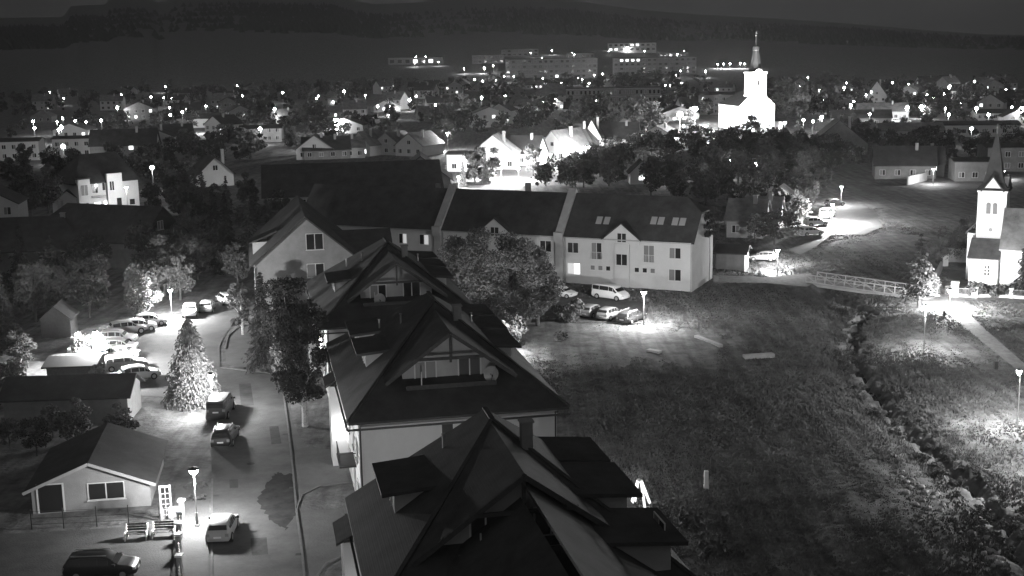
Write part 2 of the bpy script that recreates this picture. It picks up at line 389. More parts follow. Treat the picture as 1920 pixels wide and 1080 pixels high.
# grass
def grass():
    rs = np.random.RandomState(5); N = 330000
    az = rs.uniform(R(-4), R(26), N * 3); D = np.sqrt(rs.uniform(50 ** 2, 260 ** 2, N * 3)) 
    keep = rs.rand(N * 3) < np.clip(110 / D, .15, 1) ** 1.2
    az, D = az[keep][:N], D[keep][:N]; X, Y = D * np.sin(az), D * np.cos(az)
    ok = np.ones(X.shape, bool)
    for P in ROADW.values(): ok &= ~inside(X, Y, P)
    for P in BLOCKED: ok &= ~inside(X, Y, P)
    dc = segdist(X, Y, CREEKW); ok &= dc > 1.4
    cl = (np.sin(X * .9 + np.cos(Y * .37) * 2) * np.cos(Y * .71 + np.sin(X * .31) * 2) + np.sin(X * .23 + Y * .19) * .8)
    ok &= rs.rand(len(X)) < np.clip(.7 + .25 * cl, .3, 1)
    X, Y, dc, cl = X[ok], Y[ok], dc[ok], cl[ok]; n = len(X)
    Z = hgt(X, Y) - .05
    H = rs.uniform(.04, .13, n) * (1 + .5 * np.clip(cl, 0, 1)) * (1 + 1.1 * np.exp(-((dc - 3) / 3) ** 2)); V = []; 
    allv = []
    for b in range(3):
        a = rs.uniform(0, 2 * np.pi, n); r = rs.uniform(0, .22, n); bx, by = X + r * np.cos(a * 2), Y + r * np.sin(a * 2)
        wv = rs.uniform(.03, .07, n) * (1 + D.mean() / 400); lean = rs.uniform(-.5, .5, (n, 2)) * H[:, None]
        p0 = np.stack([bx - wv * np.cos(a), by - wv * np.sin(a), Z], -1); p1 = np.stack([bx + wv * np.cos(a), by + wv * np.sin(a), Z], -1)
        p2 = np.stack([bx + lean[:, 0], by + lean[:, 1], Z + .05 + H * rs.uniform(.7, 1.2, n)], -1)
        allv.append(np.stack([p0, p1, p2], 1))
    V = np.concatenate(allv).reshape(-1, 3); F = np.arange(len(V)).reshape(-1, 3)
    o = link('meadow_grass', npmesh('meadow_grass', V, F, M['blade'])); o['kind'] = 'stuff'
    tag(o, 'uneven grass of the dark meadow between the houses and the creek', 'grass')
BLOCKED = []

# ------------------------------------------------------------------ windows, houses
WC = {}
def window(parent, x, z, w_, h_, side='front', at=0.0, n=2, lit=0, name='window', ppm=14, sill=True, balcony=False):
    """x,z = centre on the wall; at = wall plane; the frame stands proud, panes are its sub-parts"""
    key = (round(w_, 1), round(h_, 1), n, sill, balcony)
    W, H = key[0], key[1]
    if key not in WC:
        t = .07; b = MB(); y0, y1 = -.05, .0
        b.box(-W/2 - t, -W/2, y0, y1, -H/2 - t, H/2 + t); b.box(W/2, W/2 + t, y0, y1, -H/2 - t, H/2 + t)
        b.box(-W/2, W/2, y0, y1, H/2, H/2 + t); b.box(-W/2, W/2, y0, y1, -H/2 - t, -H/2)
        for i in range(1, n):
            xx = -W/2 + W * i / n; b.box(xx - .04, xx + .04, y0, y1, -H/2, H/2)
        if sill: b.box(-W/2 - .15, W/2 + .15, -.14, -.051, -H/2 - .12, -H/2 - .05)
        if balcony:
            for k in range(9): b.box(-W/2 - .1 + k * (W + .2) / 8 - .015, -W/2 - .1 + k * (W + .2) / 8 + .015, -.2, -.17, -H/2, -H/2 + 1)
            b.box(-W/2 - .15, W/2 + .15, -.21, -.16, -H/2 + 1, -H/2 + 1.05); b.box(-W/2 - .15, W/2 + .15, -.21, -.16, -H/2 - .02, -H/2 + .03)
        pm = []
        p = MB(); p.box(0.002, W / n - .08 if n > 1 else W, -.012, .0, 0, H); 
        WC[key] = (b.mesh('window', M['frame']), p.mesh('pane', M['glass']), {})
    fm, pm, _ = WC[key]; rot = {'front': 0, 'left': -90, 'right': 90, 'back': 180}[side]
    o = link(name, fm, parent); o.rotation_euler = (0, 0, R(rot))
    o.location = {'front': (x, at, z), 'left': (at, x, z), 'right': (at, x, z), 'back': (x, at, z)}[side]
    for i in range(n):
        q = link('pane', pm, o); q.location = (-W/2 + W * i / n + (.04 if n > 1 else 0), 0, -H/2)
        L = lit if not isinstance(lit, (list, tuple)) else lit[i]
        if not L and lit == 0 and rnd.random() < .3: q.material_slots[0].link = 'OBJECT'; q.material_slots[0].material = M['curtain']
        if L:
            q.material_slots[0].link = 'OBJECT'; q.material_slots[0].material = M['lit' if L > 1 else 'dimlit']
    return o
def gable_walls(b, w_, d, e, r, axis, base):
    """closed prism: box to the eave and gables to the ridge"""
    if axis == 'x':   # ridge along x, gables on x=0 and x=w
        b.add([(0,0,base),(w_,0,base),(w_,d,base),(0,d,base),(0,0,e),(w_,0,e),(w_,d,e),(0,d,e),(0,d/2,r),(w_,d/2,r)],
              [(0,1,5,4),(1,2,6,9,5),(2,3,7,6),(3,0,4,8,7),(4,5,9,8),(6,7,8,9),(3,2,1,0)])
    else:
        b.add([(0,0,base),(w_,0,base),(w_,d,base),(0,d,base),(0,0,e),(w_,0,e),(w_,d,e),(0,d,e),(w_/2,0,r),(w_/2,d,r)],
              [(0,1,5,8,4),(1,2,6,5),(2,3,7,9,6),(3,0,4,7),(4,8,9,7),(5,6,9,8),(3,2,1,0)])
def roof_planes(w_, d, e, r, axis='x', hip=(0, 0), over=.5, lift=.12):
    """list of sloping polygons; hip = run of the hip at either ridge end"""
    if axis == 'x': L, S, T = w_, d, lambda p: p
    else: L, S, T = d, w_, lambda p: (p[1], p[0], p[2])
    sl = (r - e) / (S / 2); ez = e - over * sl + lift; rz = r + lift; o = over
    a0 = -o if not hip[0] else hip[0]; a1 = L + o if not hip[1] else L - hip[1]
    P = [[(-o,-o,ez),(L+o,-o,ez),(a1,S/2,rz),(a0,S/2,rz)], [(L+o,S+o,ez),(-o,S+o,ez),(a0,S/2,rz),(a1,S/2,rz)]]
    if hip[0]: P.append([(-o,S+o,ez),(-o,-o,ez),(a0,S/2,rz)])
    if hip[1]: P.append([(L+o,-o,ez),(L+o,S+o,ez),(a1,S/2,rz)])
    P = [[T(p) for p in q] for q in P]
    if axis != 'x': P = [q[::-1] for q in P]
    return P
def house(label, loc, rz, w_, d, e, r, axis='x', hip=(0, 0), wall='plaster2', roof='tile', over=.5, chim=(), wins=(), name='house', cat='house', group=None, base=-.6, gutter=False, blk=True):
    t = thing(name, label, cat, loc, rz, group)
    b = MB()
    if hip[0] or hip[1]: b.box(0, w_, 0, d, base, e)
    else: gable_walls(b, w_, d, e, r, axis, base)
    b.build('wall', M[wall], t)
    rb = MB()
    for q in roof_planes(w_, d, e, r, axis, hip, over): rb.slab(q, .16)
    ro = rb.build('roof', M[roof], t)
    for (cx, cy, cz) in chim:
        c = MB(); c.box(cx - .35, cx + .35, cy - .3, cy + .3, e, cz); c.box(cx - .42, cx + .42, cy - .37, cy + .37, cz, cz + .12); c.build('chimney', M['plaster2'], ro)
    for s in wins:
        kw = s[4] if len(s) > 4 else {}
        side = kw.get('side', 'front'); at = {'front': -.001, 'left': -.001, 'right': w_ + .001, 'back': d + .001}[side]
        window(t, s[0], s[1], s[2], s[3], at=at, **kw)
    if gutter:
        g = MB(); ez = e - over * (r - e) / ((d if axis == 'x' else w_) / 2)
        if axis == 'x': g.bar((-over, -over - .06, ez), (w_ + over, -over - .06, ez), .12)
        for xx in (.15, w_ - .15): g.bar((xx, -.08, base + .3), (xx, -.08, e - .1), .1)
        g.build('gutter', M['dark'], t)
    if blk:
        c, s_ = math.cos(rz), math.sin(rz); L = Vector(loc)
        BLOCKED.append([(L.x + a * c - b2 * s_, L.y + a * s_ + b2 * c) for a, b2 in ((-.5,-.5),(w_+.5,-.5),(w_+.5,d+.5),(-.5,d+.5))])
    return t
def auto(w_, e, side='front', n0=None, lit=None, rows=None, z0=1.5, step=2.8, ww=1.3, hh=1.3, prob=0):
    out = []; n = n0 or max(1, int(w_ / 3)); rows = rows or max(1, int((e + .6) / step))
    for k in range(rows):
        for i in range(n):
            L = 0
            if rnd.random() < prob: L = 2
            out.append(((i + .5) * w_ / n, z0 + k * step, ww, hh, dict(side=side, lit=L, sill=False)))
    return out
def pxwins(loc, rz, L):
    out = []
    for s in L:
        u, z, t = onwall(loc, rz, s[0], s[1]); k = t / FPX
        out.append((u, z, s[2] * k, s[3] * k, s[4] if len(s) > 4 else {}))
    return out

# ---- the three joined apartment blocks in the middle
def dish(loc, label, rz=0, r=.45, parent=None):
    t = thing('satellite_dish', label, 'satellite dish', loc, rz)
    b = MB(); n = 16; vs = [(0, .1, 0)]; 
    for k, (rr, yy) in enumerate(((.5, .075), (1, 0))):
        for j in range(n): a = 2 * math.pi * j / n; vs.append((r * rr * math.cos(a), yy * 1.0, r * rr * 1.1 * math.sin(a)))
    fs = [(0, 1 + (j + 1) % n, 1 + j) for j in range(n)] + [(1 + j, 1 + (j + 1) % n, 1 + n + (j + 1) % n, 1 + n + j) for j in range(n)]
    b.add(vs, fs); b.build('reflector', M['plaster2'], t)
    a = MB(); a.bar((0, .05, -r), (0, -.45, -.05), .04); a.bar((0, .12, 0), (0, .12, -.8), .06); a.box(-.05, .05, -.5, -.4, -.08, .05); a.build('arm', M['dark'], t)
    return t
BYAW = R(11.5)
def org(px, py):
    a = G0(px, py, 12.75); c, s_ = math.cos(BYAW), math.sin(BYAW); return Vector((a.x - 7 * c + 2.6 * s_, a.y - 7 * s_ - 2.6 * c, 0))
def apartment(loc, label, rdorm, ldorm, front=False, depth=23.5, name='apartment_building'):
    W, D_, E, RH = 14.3, depth, 7.9, (12.8 if front else 13.3)
    t = thing(name, label, 'apartment building', loc, BYAW, 'apartment blocks with gabled dormers along the street')
    b = MB(); b.box(0, W, 0, D_, -.5, E - .4); b.build('wall', M['plaster'], t)
    rb = MB()
    for q in roof_planes(W, D_, E, RH, 'y', (11.0, 1.6 if front else 9.0), .75): rb.slab(q, .18)
    ro = rb.build('roof', M['tile'], t)
    rc = MB(); rc.bar((W / 2, 11, RH + .17), (W / 2, D_ - (1.6 if front else 9), RH + .17), .28, .12)
    for s_ in (-.82, W + .82):
        e_ = E - .75 * (RH - E) / (W / 2) + .2
        rc.bar((s_ + (.05 if s_ < 0 else -.05), -.78, e_), (W / 2, 11, RH + .17), .22, .1)
    rc.build('ridge_cap', M['tile'], ro)
    for vx, vy in ((3.2, 15.5), (4.6, 12.2), (10.6, 14.2)):
        if vy < D_ - 1: vz = E + (min(vx, W - vx)) / (W / 2) * (RH - E); vb = MB(); vb.tube([(vx, vy, vz), (vx, vy, vz + .75), (vx, vy, vz + .9)], [.07, .07, .12], 8); vb.build('roof_vent', M['metal'], ro)
    # front gable
    gu, gz, hw, gy = 7.0, 12.9, (6.4 if front else 4.8), 3.0; sl = .72
    g = MB(); zb = 8.6 if not front else 7.9; ww = hw - (.6 if front else 1.35)
    g.add([(gu - ww, gy, zb), (gu + ww, gy, zb), (gu + ww, gy, gz - ww * sl - .1), (gu, gy, gz - .15), (gu - ww, gy, gz - ww * sl - .1),
           (gu - ww, gy + 6, zb), (gu + ww, gy + 6, zb), (gu + ww, gy + 6, gz - ww * sl - .1), (gu, gy + 6, gz - .15), (gu - ww, gy + 6, gz - ww * sl - .1)],
          [(0, 1, 2, 3, 4), (9, 8, 7, 6, 5), (0, 5, 6, 1), (1, 6, 7, 2), (2, 7, 8, 3), (3, 8, 9, 4), (4, 9, 5, 0)])
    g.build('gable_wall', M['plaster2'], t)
    gr = MB()
    for s in (-1, 1):
        q = [(gu, gy - 1.0, gz), (gu + s * hw, gy - 1.0, gz - hw * sl), (gu + s * hw, gy + 3.5, gz - hw * sl), (gu, gy + 9, gz)]
        gr.slab(q if s < 0 else q[::-1], .2)
    gr.build('gable_roof', M['tile'], t)
    tb = MB()
    for s in (-1, 1): tb.bar((gu + s*.05, gy - 1.06, gz - .2), (gu + s * hw, gy - 1.06, gz - hw * sl - .17), .1, .26)
    tb.build('barge_board', M['wood'], t)
    tb = MB(); tb.bar((gu - 2.7, gy - .85, gz - 2.0), (gu + 2.7, gy - .85, gz - 2.0), .16, .2); tb.bar((gu, gy - .85, gz - 2.3), (gu, gy - .85, gz - .3), .16, .18)
    tb.build('truss', M['wood'], t)
    window(t, gu + 1.5, 10.0, 1.6, 1.35, at=gy - .002, n=2, sill=False); window(t, gu - 1.75, 9.8, 1.5, 1.5, at=gy - .002, n=2, sill=False)
    # loggia parapet and rail below the gable
    pb = MB(); pb.box(gu - 3.3, gu + 3.3, gy - 1.15, gy - 1.05, 8.3, 9.1); pb.build('parapet', M['wood'], t)
    fb = MB(); fb.box(gu - 3.3, gu + 3.3, gy - 1.04, gy - .003, 8.3, 8.95); fb.build('balcony_floor', M['conc'], t)
    for px_, zz in ((gu - 2.2, 10.1), (gu + 3.2, 9.9)):
        pp = MB(); pp.bar((px_, gy - 1.1, 9.1), (px_, gy - 1.1, zz), .08); pp.build('balcony_post', M['metal'], t)
    # flat topped dormers on both slopes
    for (y0, y1, xo, zt) in rdorm:
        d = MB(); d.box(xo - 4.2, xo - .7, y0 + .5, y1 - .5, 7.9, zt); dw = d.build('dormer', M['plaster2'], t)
        dr = MB(); dr.slab([(xo, y0, zt + .05), (xo, y1, zt + .05), (xo - 5.3, y1, zt + .5), (xo - 5.3, y0, zt + .5)], .2); dr.build('dormer_roof', M['tile'], dw)
        window(dw, (y0 + y1) / 2, 9.4, 1.6, 1.0, side='right', at=xo - .699)
    for (y0, y1, xo, zt) in ldorm:
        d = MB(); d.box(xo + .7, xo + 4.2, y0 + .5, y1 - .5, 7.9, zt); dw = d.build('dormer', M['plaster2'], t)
        dr = MB(); dr.slab([(xo, y1, zt + .05), (xo, y0, zt + .05), (xo + 5.3, y0, zt + .5), (xo + 5.3, y1, zt + .5)], .2); dr.build('dormer_roof', M['tile'], dw)
        window(dw, (y0 + y1) / 2, 9.4, 1.6, 1.0, side='left', at=xo + .699)
    # bay with a pointed roof and balconies on the street side
    bv = 11.0 if front else 12.5
    bb = MB(); bb.box(-1.2, -.001, bv, bv + 2.6, 0, 6.6); bb.build('bay', M['plaster'], t)
    br = MB(); br.slab([(-1.6, bv - .3, 6.7), (-.1, bv - .3, 7.5), (-.1, bv + 2.9, 7.5), (-1.6, bv + 2.9, 6.7)][::-1], .15); br.build('bay_roof', M['tile'], t)
    for zz in (2.9,):
        k = MB(); k.box(-1.25, -.002, 3.2, 6.4, zz, zz + .15)
        for i in range(12): k.bar((-1.2, 3.25 + i * .28, zz + .15), (-1.2, 3.25 + i * .28, zz + 1.05), .03)
        k.bar((-1.2, 3.2, zz + 1.07), (-1.2, 6.4, zz + 1.07), .06); k.bar((-1.2, 3.22, zz + 1.07), (0, 3.22, zz + 1.07), .06); k.build('balcony', M['dark'], t)
    for yy in [y_ for y_ in (1.7, 4.8, 8.9, 11.3, 16.8, 20.6) if y_ < D_ - 1]:
        for zz in (1.6, 4.7): window(t, yy, zz, 1.3, 1.4, side='left', at=-.002)
    for yy in [y_ for y_ in (1.9, 5.2, 8.6, 12, 15.5, 19.5) if y_ < D_ - 1]:
        for zz in (1.6, 4.7): window(t, yy, zz, 1.3, 1.4, side='right', at=W + .002)
    window(t, 6.3, 6.3, .8, .9, at=-.002, n=1)
    gt = MB(); gt.bar((-.8, -.82, E - .95), (W + .8, -.82, E - .95), .13)
    for xx in (.12, W - .12): gt.bar((xx, -.1, 0), (xx, -.1, E - .9), .1); gt.bar((xx, -.1, E - .9), (xx, -.75, E - .75), .1)
    gt.bar((-.82, -.8, E - .95), (-.82, D_ - .5, E - .95), .13); gt.build('gutter', M['dark'], t)
    ch = MB(); ch.box(8.3, 8.9, 8.6, 9.2, 11, 13.3); ch.box(8.22, 8.98, 8.52, 9.28, 13.3, 13.4); ch.build('chimney', M['plaster3'], ro)
    if front:
        fr = MB()
        for s in (-1, 1):
            za = 11.35 if s < 0 else 12.35
            q = [(gu, gy - .05, za), (gu + s * 8.2, gy - .05, za - 8.2 * sl), (gu + s * 8.2, gy - 13, za - 8.2 * sl), (gu, gy - 13, za)]
            fr.slab(q[::-1] if s < 0 else q, .2)
        fr.build('front_roof', M['tile'], t)
    L = Vector(loc); c, s_ = math.cos(BYAW), math.sin(BYAW)
    BLOCKED.append([(L.x + a * c - b2 * s_, L.y + a * s_ + b2 * c) for a, b2 in ((-1,-1),(15,-1),(15,D_ + 1),(-1,D_ + 1))])
    return t
OA, OB, OC = org(742, 492), org(842, 622), org(978, 885)
apartment(OB, 'pale rendered block with timber truss gable and lit end wall, middle of three', ((7.2,12.8,13.3,10.2),(13.5,18.3,13.5,10.2),(19.1,23.6,13.5,10.2)), ((7.8,13.2,.7,10.2),(14.5,20,.7,10.2)))
apartment(OA, 'dark roofed block farthest of the three joined gabled blocks', ((7.2,12.8,13.3,10.2),(13.5,18.3,13.5,10.2),(19.1,23.6,13.5,10.2)), ((7.8,13.2,.7,10.2),))
apartment(OC, 'black tiled roof with diagonal pale soffit filling the bottom of the view', ((4.8,10.0,13.8,10.2),(10.4,14.8,13.7,10.2),(-.2,4.5,14.5,9.5)), ((8.0,13.2,.7,10.2),), True, 14.8)
def onblock(u, v, z, k=0):
    o = (OB, OA, OC)[k]; c, s_ = math.cos(BYAW), math.sin(BYAW); return (o.x + u * c - v * s_, o.y + u * s_ + v * c, z)
dish(onblock(9.95, 2.2, 9.5), 'round satellite dish at the right end of the middle gable balcony', BYAW, .55)
dish(onblock(5.3, 2.2, 9.3, 1), 'faint satellite dish on the balcony of the farthest gabled block', BYAW, .55)
dish(onblock(14.6, 5.2, 8.6, -1), 'dark satellite dish on the nearest block beside its right dormer', BYAW, .5)

# ---- block behind with the large plain gable
lf = G0(483, 606)
t = thing('gabled_building', 'plain rendered gable end with two pairs of dark windows behind the tree tops', 'building', lf, BYAW)
W, Dp = 12.6, 22.0; E = onwall(lf, BYAW, 483, 492)[1]; RH = onwall(lf, BYAW, 580, 406)[1]
b = MB(); gable_walls(b, W, Dp, E, RH, 'y', -.5); b.build('wall', mat('weathered_plaster', .24, .9, .25, .4, .2, .2, detail=10), t)
rb = MB()
for q in roof_planes(W, Dp, E, RH, 'y', (0, 0), .8): rb.slab(q, .25)
rb.build('roof', M['tile'], t)
for s in pxwins(lf, BYAW, [(590,453,30,28),(592,507,30,24)]): window(t, s[0], s[1], s[2], s[3], at=-.002)
b = MB(); b.box(9.4, 16.5, 4, 15, -.5, 5.6); b.build('wing_wall', M['plaster2'], t)
rb = MB()
for q in roof_planes(8, 12, 5.6, 9.6, 'x', (0, 0), .5): rb.slab([(x + 9.2, y + 3.5, z) for x, y, z in q], .2)
rb.build('wing_roof', M['tile'], t)
b = MB(); b.box(-.1, 2.2, 6, 8.6, E, E + 1.6); dw = b.build('dormer', M['plaster2'], t)
b = MB(); b.slab([(-.5, 5.6, E + 1.6), (-.5, 9, E + 1.6), (3.0, 9, E + 3.0), (3.0, 5.6, E + 3.0)][::-1], .18)
b.build('dormer_roof', M['tile'], dw)
b = MB(); b.bar((-.75, -.85, E - .55), (-.75, 22, E - .55), .13); b.bar((.1, -.1, 0), (.1, -.1, E - .7), .11); b.build('gutter', M['dark'], t)
for yy in (3, 8, 13, 18):
    for zz in (1.8, 4.9): window(t, yy, zz, 1.2, 1.3, side='left', at=-.002)
BLOCKED.append([(lf.x - 2, lf.y - 1), (lf.x + 26, lf.y + 4), (lf.x + 20, lf.y + 30), (lf.x - 8, lf.y + 24)])

# ---- terraced row with fire walls
RY = R(-25); Ru = Vector((math.cos(RY), math.sin(RY), 0)); RC = G0(1297, 545)
RD_, RE, RR = 10.0, 6.7, 12.0
def terrace(O, L, label, wins, dorm=None, bay=None, sky=(), fire=True, right_end=False, left_ext=0):
    t = thing('terraced_building', label, 'terraced house', O, RY, 'pale row houses behind the car park')
    b = MB(); gable_walls(b, L, RD_, RE, RR - .1, 'x', -.5) if not right_end else b.box(0, L, 0, RD_, -.5, RE)
    if right_end:
        zt = 10.2; y1 = RD_ / 2 * (zt - RE) / (RR - RE)
        b.add([(L, 0, RE), (L, RD_, RE), (L, RD_ - y1, zt), (L, y1, zt), (L - 12, 0, RE), (L - 12, RD_, RE), (L - 12, RD_ - y1, zt), (L - 12, y1, zt)],
              [(0,1,2,3),(7,6,5,4),(0,3,7,4),(1,5,6,2),(3,2,6,7)])
    b.build('wall', M['plaster'], t)
    rb = MB(); P = roof_planes(L, RD_, RE, RR, 'x', (0, 0), .5)
    sl = (RR - RE) / (RD_ / 2); ez = RE - .25 * sl + .12; rz_ = RR + .12
    if right_end:
        zt = 10.1; yb = RD_ / 2 * (zt - RE) / (RR - RE); xe = L + .35; xr = L - 2.2
        P = [[(0, -.25, ez), (xe, -.25, ez), (xe, yb, zt + .12), (xr, RD_/2, rz_), (0, RD_/2, rz_)],
             [(xe, RD_ + .25, ez), (0, RD_ + .25, ez), (0, RD_/2, rz_), (xr, RD_/2, rz_), (xe, RD_ - yb, zt + .12)],
             [(xe, yb, zt + .12), (xe, RD_ - yb, zt + .12), (xr, RD_/2, rz_)]]
    else: P = [[(0, -.25, ez), (L, -.25, ez), (L, RD_/2, rz_), (0, RD_/2, rz_)], [(L, RD_ + .25, ez), (0, RD_ + .25, ez), (0, RD_/2, rz_), (L, RD_/2, rz_)]]
    for q in P: rb.slab(q, .2)
    ro = rb.build('roof', M['tile'], t)
    if fire:
        f = MB(); x0, x1 = -1.15, -.002
        f.add([(x, y, z) for x in (x0, x1) for (y, z) in ((-.35, -.5), (-.35, RE + .3), (RD_/2, RR + .75), (RD_ + .55, RE + .3), (RD_ + .55, -.5))],
              [(0,1,2,3,4),(9,8,7,6,5),(0,5,6,1),(1,6,7,2),(2,7,8,3),(3,8,9,4)])
        f.box(x0 - .1, x1 + .1, -.75, -.352, RE - .9, RE + .45)
        f.build('fire_wall', M['plaster2'], t)
    for (u, z, ww, hh, kw) in wins: window(t, u, z, ww, hh, at=-.322 if 6.5 < z < 7.2 else -.002, **kw)
    if dorm:
        uc, hw, za = dorm; g = MB(); dp = (za - RE) / sl
        y0 = -.32
        g.add([(uc - hw, y0, RE - .75), (uc + hw, y0, RE - .75), (uc + hw, y0, RE - .1), (uc, y0, za), (uc - hw, y0, RE - .1),
               (uc - hw, 1, RE - .75), (uc + hw, 1, RE - .75), (uc + hw, 1, RE - .1), (uc, dp, za), (uc - hw, 1, RE - .1)],
              [(0,1,2,3,4),(0,5,6,1),(1,6,7,2),(2,7,8,3),(3,8,9,4),(4,9,5,0)])
        g.build('dormer_gable', M['plaster'], t)
        r2 = MB(); k = (za - RE + .1) / hw
        for s in (-1, 1):
            q = [(uc, -.6, za + .15), (uc + s * (hw + .3), -.6, RE - .2 + .05), (uc + s * (hw + .3), .2, RE + .05), (uc, dp + .6, za + .15)]
            r2.slab(q if s < 0 else q[::-1], .14)
        r2.build('dormer_roof', M['tile'], t)
    if bay:
        bb = MB(); bb.box(bay[0], bay[1], -.35, -.003, -.5, RE - .76); by = bb.build('bay', M['plaster'], t)
        window(by, (bay[0] + bay[1]) / 2, 3.75, 1.6, 1.5, at=-.352)
    for (u, tt) in sky:
        s = MB(); y = tt * RD_ / 2; z = RE + (y) * sl + .16; y2 = y + .85; z2 = RE + y2 * sl + .16
        s.add([(u - .42, y, z), (u + .42, y, z), (u + .42, y2, z2), (u - .42, y2, z2)] + [(u - .42, y, z - .15), (u + .42, y, z - .15), (u + .42, y2, z2 - .15), (u - .42, y2, z2 - .15)],
              [(0,1,2,3),(0,4,5,1),(1,5,6,2),(2,6,7,3),(3,7,4,0)])
        s.build('skylight', mat('skylight_glass', .35, .25, 0, spec=.8), ro)
    g = MB(); g.bar((0, -.33, ez - .1), (L, -.58, ez - .05), .14)
    g.bar((L - .12, -.09, -.3), (L - .12, -.09, RE - .3), .11); g.bar((.25, -.09, -.3), (.25, -.09, RE - .3), .11); g.build('gutter', M['metal'], t)
    c, s_ = math.cos(RY), math.sin(RY)
    BLOCKED.append([(O.x + a * c - b2 * s_, O.y + a * s_ + b2 * c) for a, b2 in ((-1.5,-1),(L+1,-1),(L+1,RD_+1),(-1.5,RD_+1))])
    return t
L3 = (G0(1297,545) - G0(1062,527)).length
O3 = RC - Ru * L3; O2 = O3 - Ru * (1.15 + 18.2); O1 = O2 - Ru * (1.15 + 24)
N = dict(n=2)
k3 = L3 / 19.6
t3 = terrace(O3, L3, 'right end row house with lit ground floor window and four skylights', [
    (1.5*k3, 5.0, 1.6, 1.45, N), (5.2*k3, 4.7, 1.5, 2.3, dict(n=2, sill=False, balcony=True)), (9.2*k3, 6.8, 1.3, 1.2, dict(n=2)),
    (13.2*k3, 4.7, 1.5, 2.3, dict(n=2, sill=False, balcony=True)), (17.1*k3, 5.0, 1.6, 1.45, N), (1.6*k3, 2.05, 1.9, 1.5, dict(n=2, lit=[1, 3])),
    (4.6*k3, 2.35, .6, .6, dict(n=1)), (5.8*k3, 2.35, .6, .6, dict(n=1)), (7.0*k3, 2.35, .6, .6, dict(n=1)),
    (11.4*k3, 2.4, .6, .6, dict(n=1)), (12.6*k3, 2.4, .6, .6, dict(n=1)), (13.8*k3, 2.4, .6, .6, dict(n=1)), (17.1*k3, 2.0, 1.7, 1.5, N)],
    dorm=(9.15*k3, 2.6, 8.7), bay=(8.1*k3, 10.3*k3), sky=((4.9*k3,.28),(6.1*k3,.28),(13.2*k3,.33),(14.3*k3,.33),(16.4*k3,.33),(17.5*k3,.33)), right_end=True)
t2 = terrace(O2, 18.2, 'middle row house half hidden behind the big bushes', [(2.3, 5.0, 1.6, 1.4, N), (8.8, 6.8, 1.3, 1.2, N), (13.2, 5.0, 1.4, 1.4, N), (16.6, 5.0, 1.7, 1.5, N), (2.3, 2.0, 1.6, 1.4, N), (16.6, 2.0, 1.7, 1.5, N)], dorm=(8.8, 2.6, 8.7))
t1 = terrace(O1, 24, 'left row house with bright upper windows above the dark block roofs', [(22.2, 5.0, 1.5, 1.4, dict(n=2, lit=[0, 1])), (18.6, 5.0, 1.3, 1.4, dict(n=2, lit=[0, 1])), (14, 5.0, 1.5, 1.4, N)], fire=False)
# end wall tree creeper and end windows are hidden; a small chimney on the middle roof
c = MB(); c.box(11.2, 11.9, 5.2, 5.8, 11.5, 13.3); c.build('chimney', M['plaster3'], t2)
c = MB(); c.box(21.0, 21.6, 6.2, 6.8, 10.5, 12.6); c.build('chimney', M['plaster3'], t1)

# ---- cottage at the lower left
M['cottage'] = mat('cottage_plaster', .27, .9, .22, .4, .2, .2, detail=10, bscale=14)
lc, ryc, wc = frame2((62, 963), (281, 952)); ryc += R(4)
ec = onwall(lc, ryc, 278, 904)[1]; rc_ = onwall(lc, ryc, 152, 871)[1] + .1
cot = house('low rendered cottage with wide dark window and dark doorway in its gable', lc, ryc, wc, 9.5, max(1.9, ec), rc_, 'y', wall='cottage', over=.45, name='cottage', cat='cottage',
      wins=[s[:4] + (dict(n=2),) for s in pxwins(lc, ryc, [(199,920,60,29)])])
u0, z0, _ = onwall(lc, ryc, 62, 912); u1, z1, _ = onwall(lc, ryc, 120, 958)
b = MB(); b.box(u0 + .3, u1, -.004, .03, .0, z0 + .02); b.build('door', M['glass'], cot)
b = MB(); b.box(u0 + .18, u0 + .3, -.06, -.005, 0, z0 + .12); b.box(u1, u1 + .12, -.06, -.005, 0, z0 + .12); b.box(u0 + .3, u1, -.06, -.005, z0 + .03, z0 + .12); b.build('door_frame', M['frame'], cot)
b = MB()
for s in (0, 1):
    x0 = -.5 if s == 0 else wc + .5; sl = (rc_ - max(1.9, ec)) / (wc / 2)
    b.bar((x0, -.5, max(1.9, ec) - .5 * sl + .0), (wc / 2, -.5, rc_ + .03), .06, .22)
b.build('barge_board', M['plaster2'], cot)
# things beside the cottage
def box_thing(name, label, cat, px, size, m, rz=0, z=0, group=None):
    p = G(*px); o = MB(); o.box(-size[0]/2, size[0]/2, -size[1]/2, size[1]/2, z, z + size[2])
    return tag(o.build(name, M[m], loc=p, rz=rz), label, cat, group)
t = thing('lattice_gate', 'narrow white lattice gate frame beside the cottage corner', 'gate', G(313, 975), ryc)
b = MB(); 
for x in (-.35, .35): b.box(x - .06, x + .06, -.06, .06, 0, 2.6)
b.box(-.29, .29, -.04, .04, 2.45, 2.6); b.build('gate_frame', M['plaster2'], t)
b = MB()
for i in range(5): b.bar((-.29, 0, .4 + i * .4), (.29, 0, .4 + i * .4), .03)
b.bar((0, 0, .3), (0, 0, 2.4), .03); b.build('lattice', M['frame'], t)
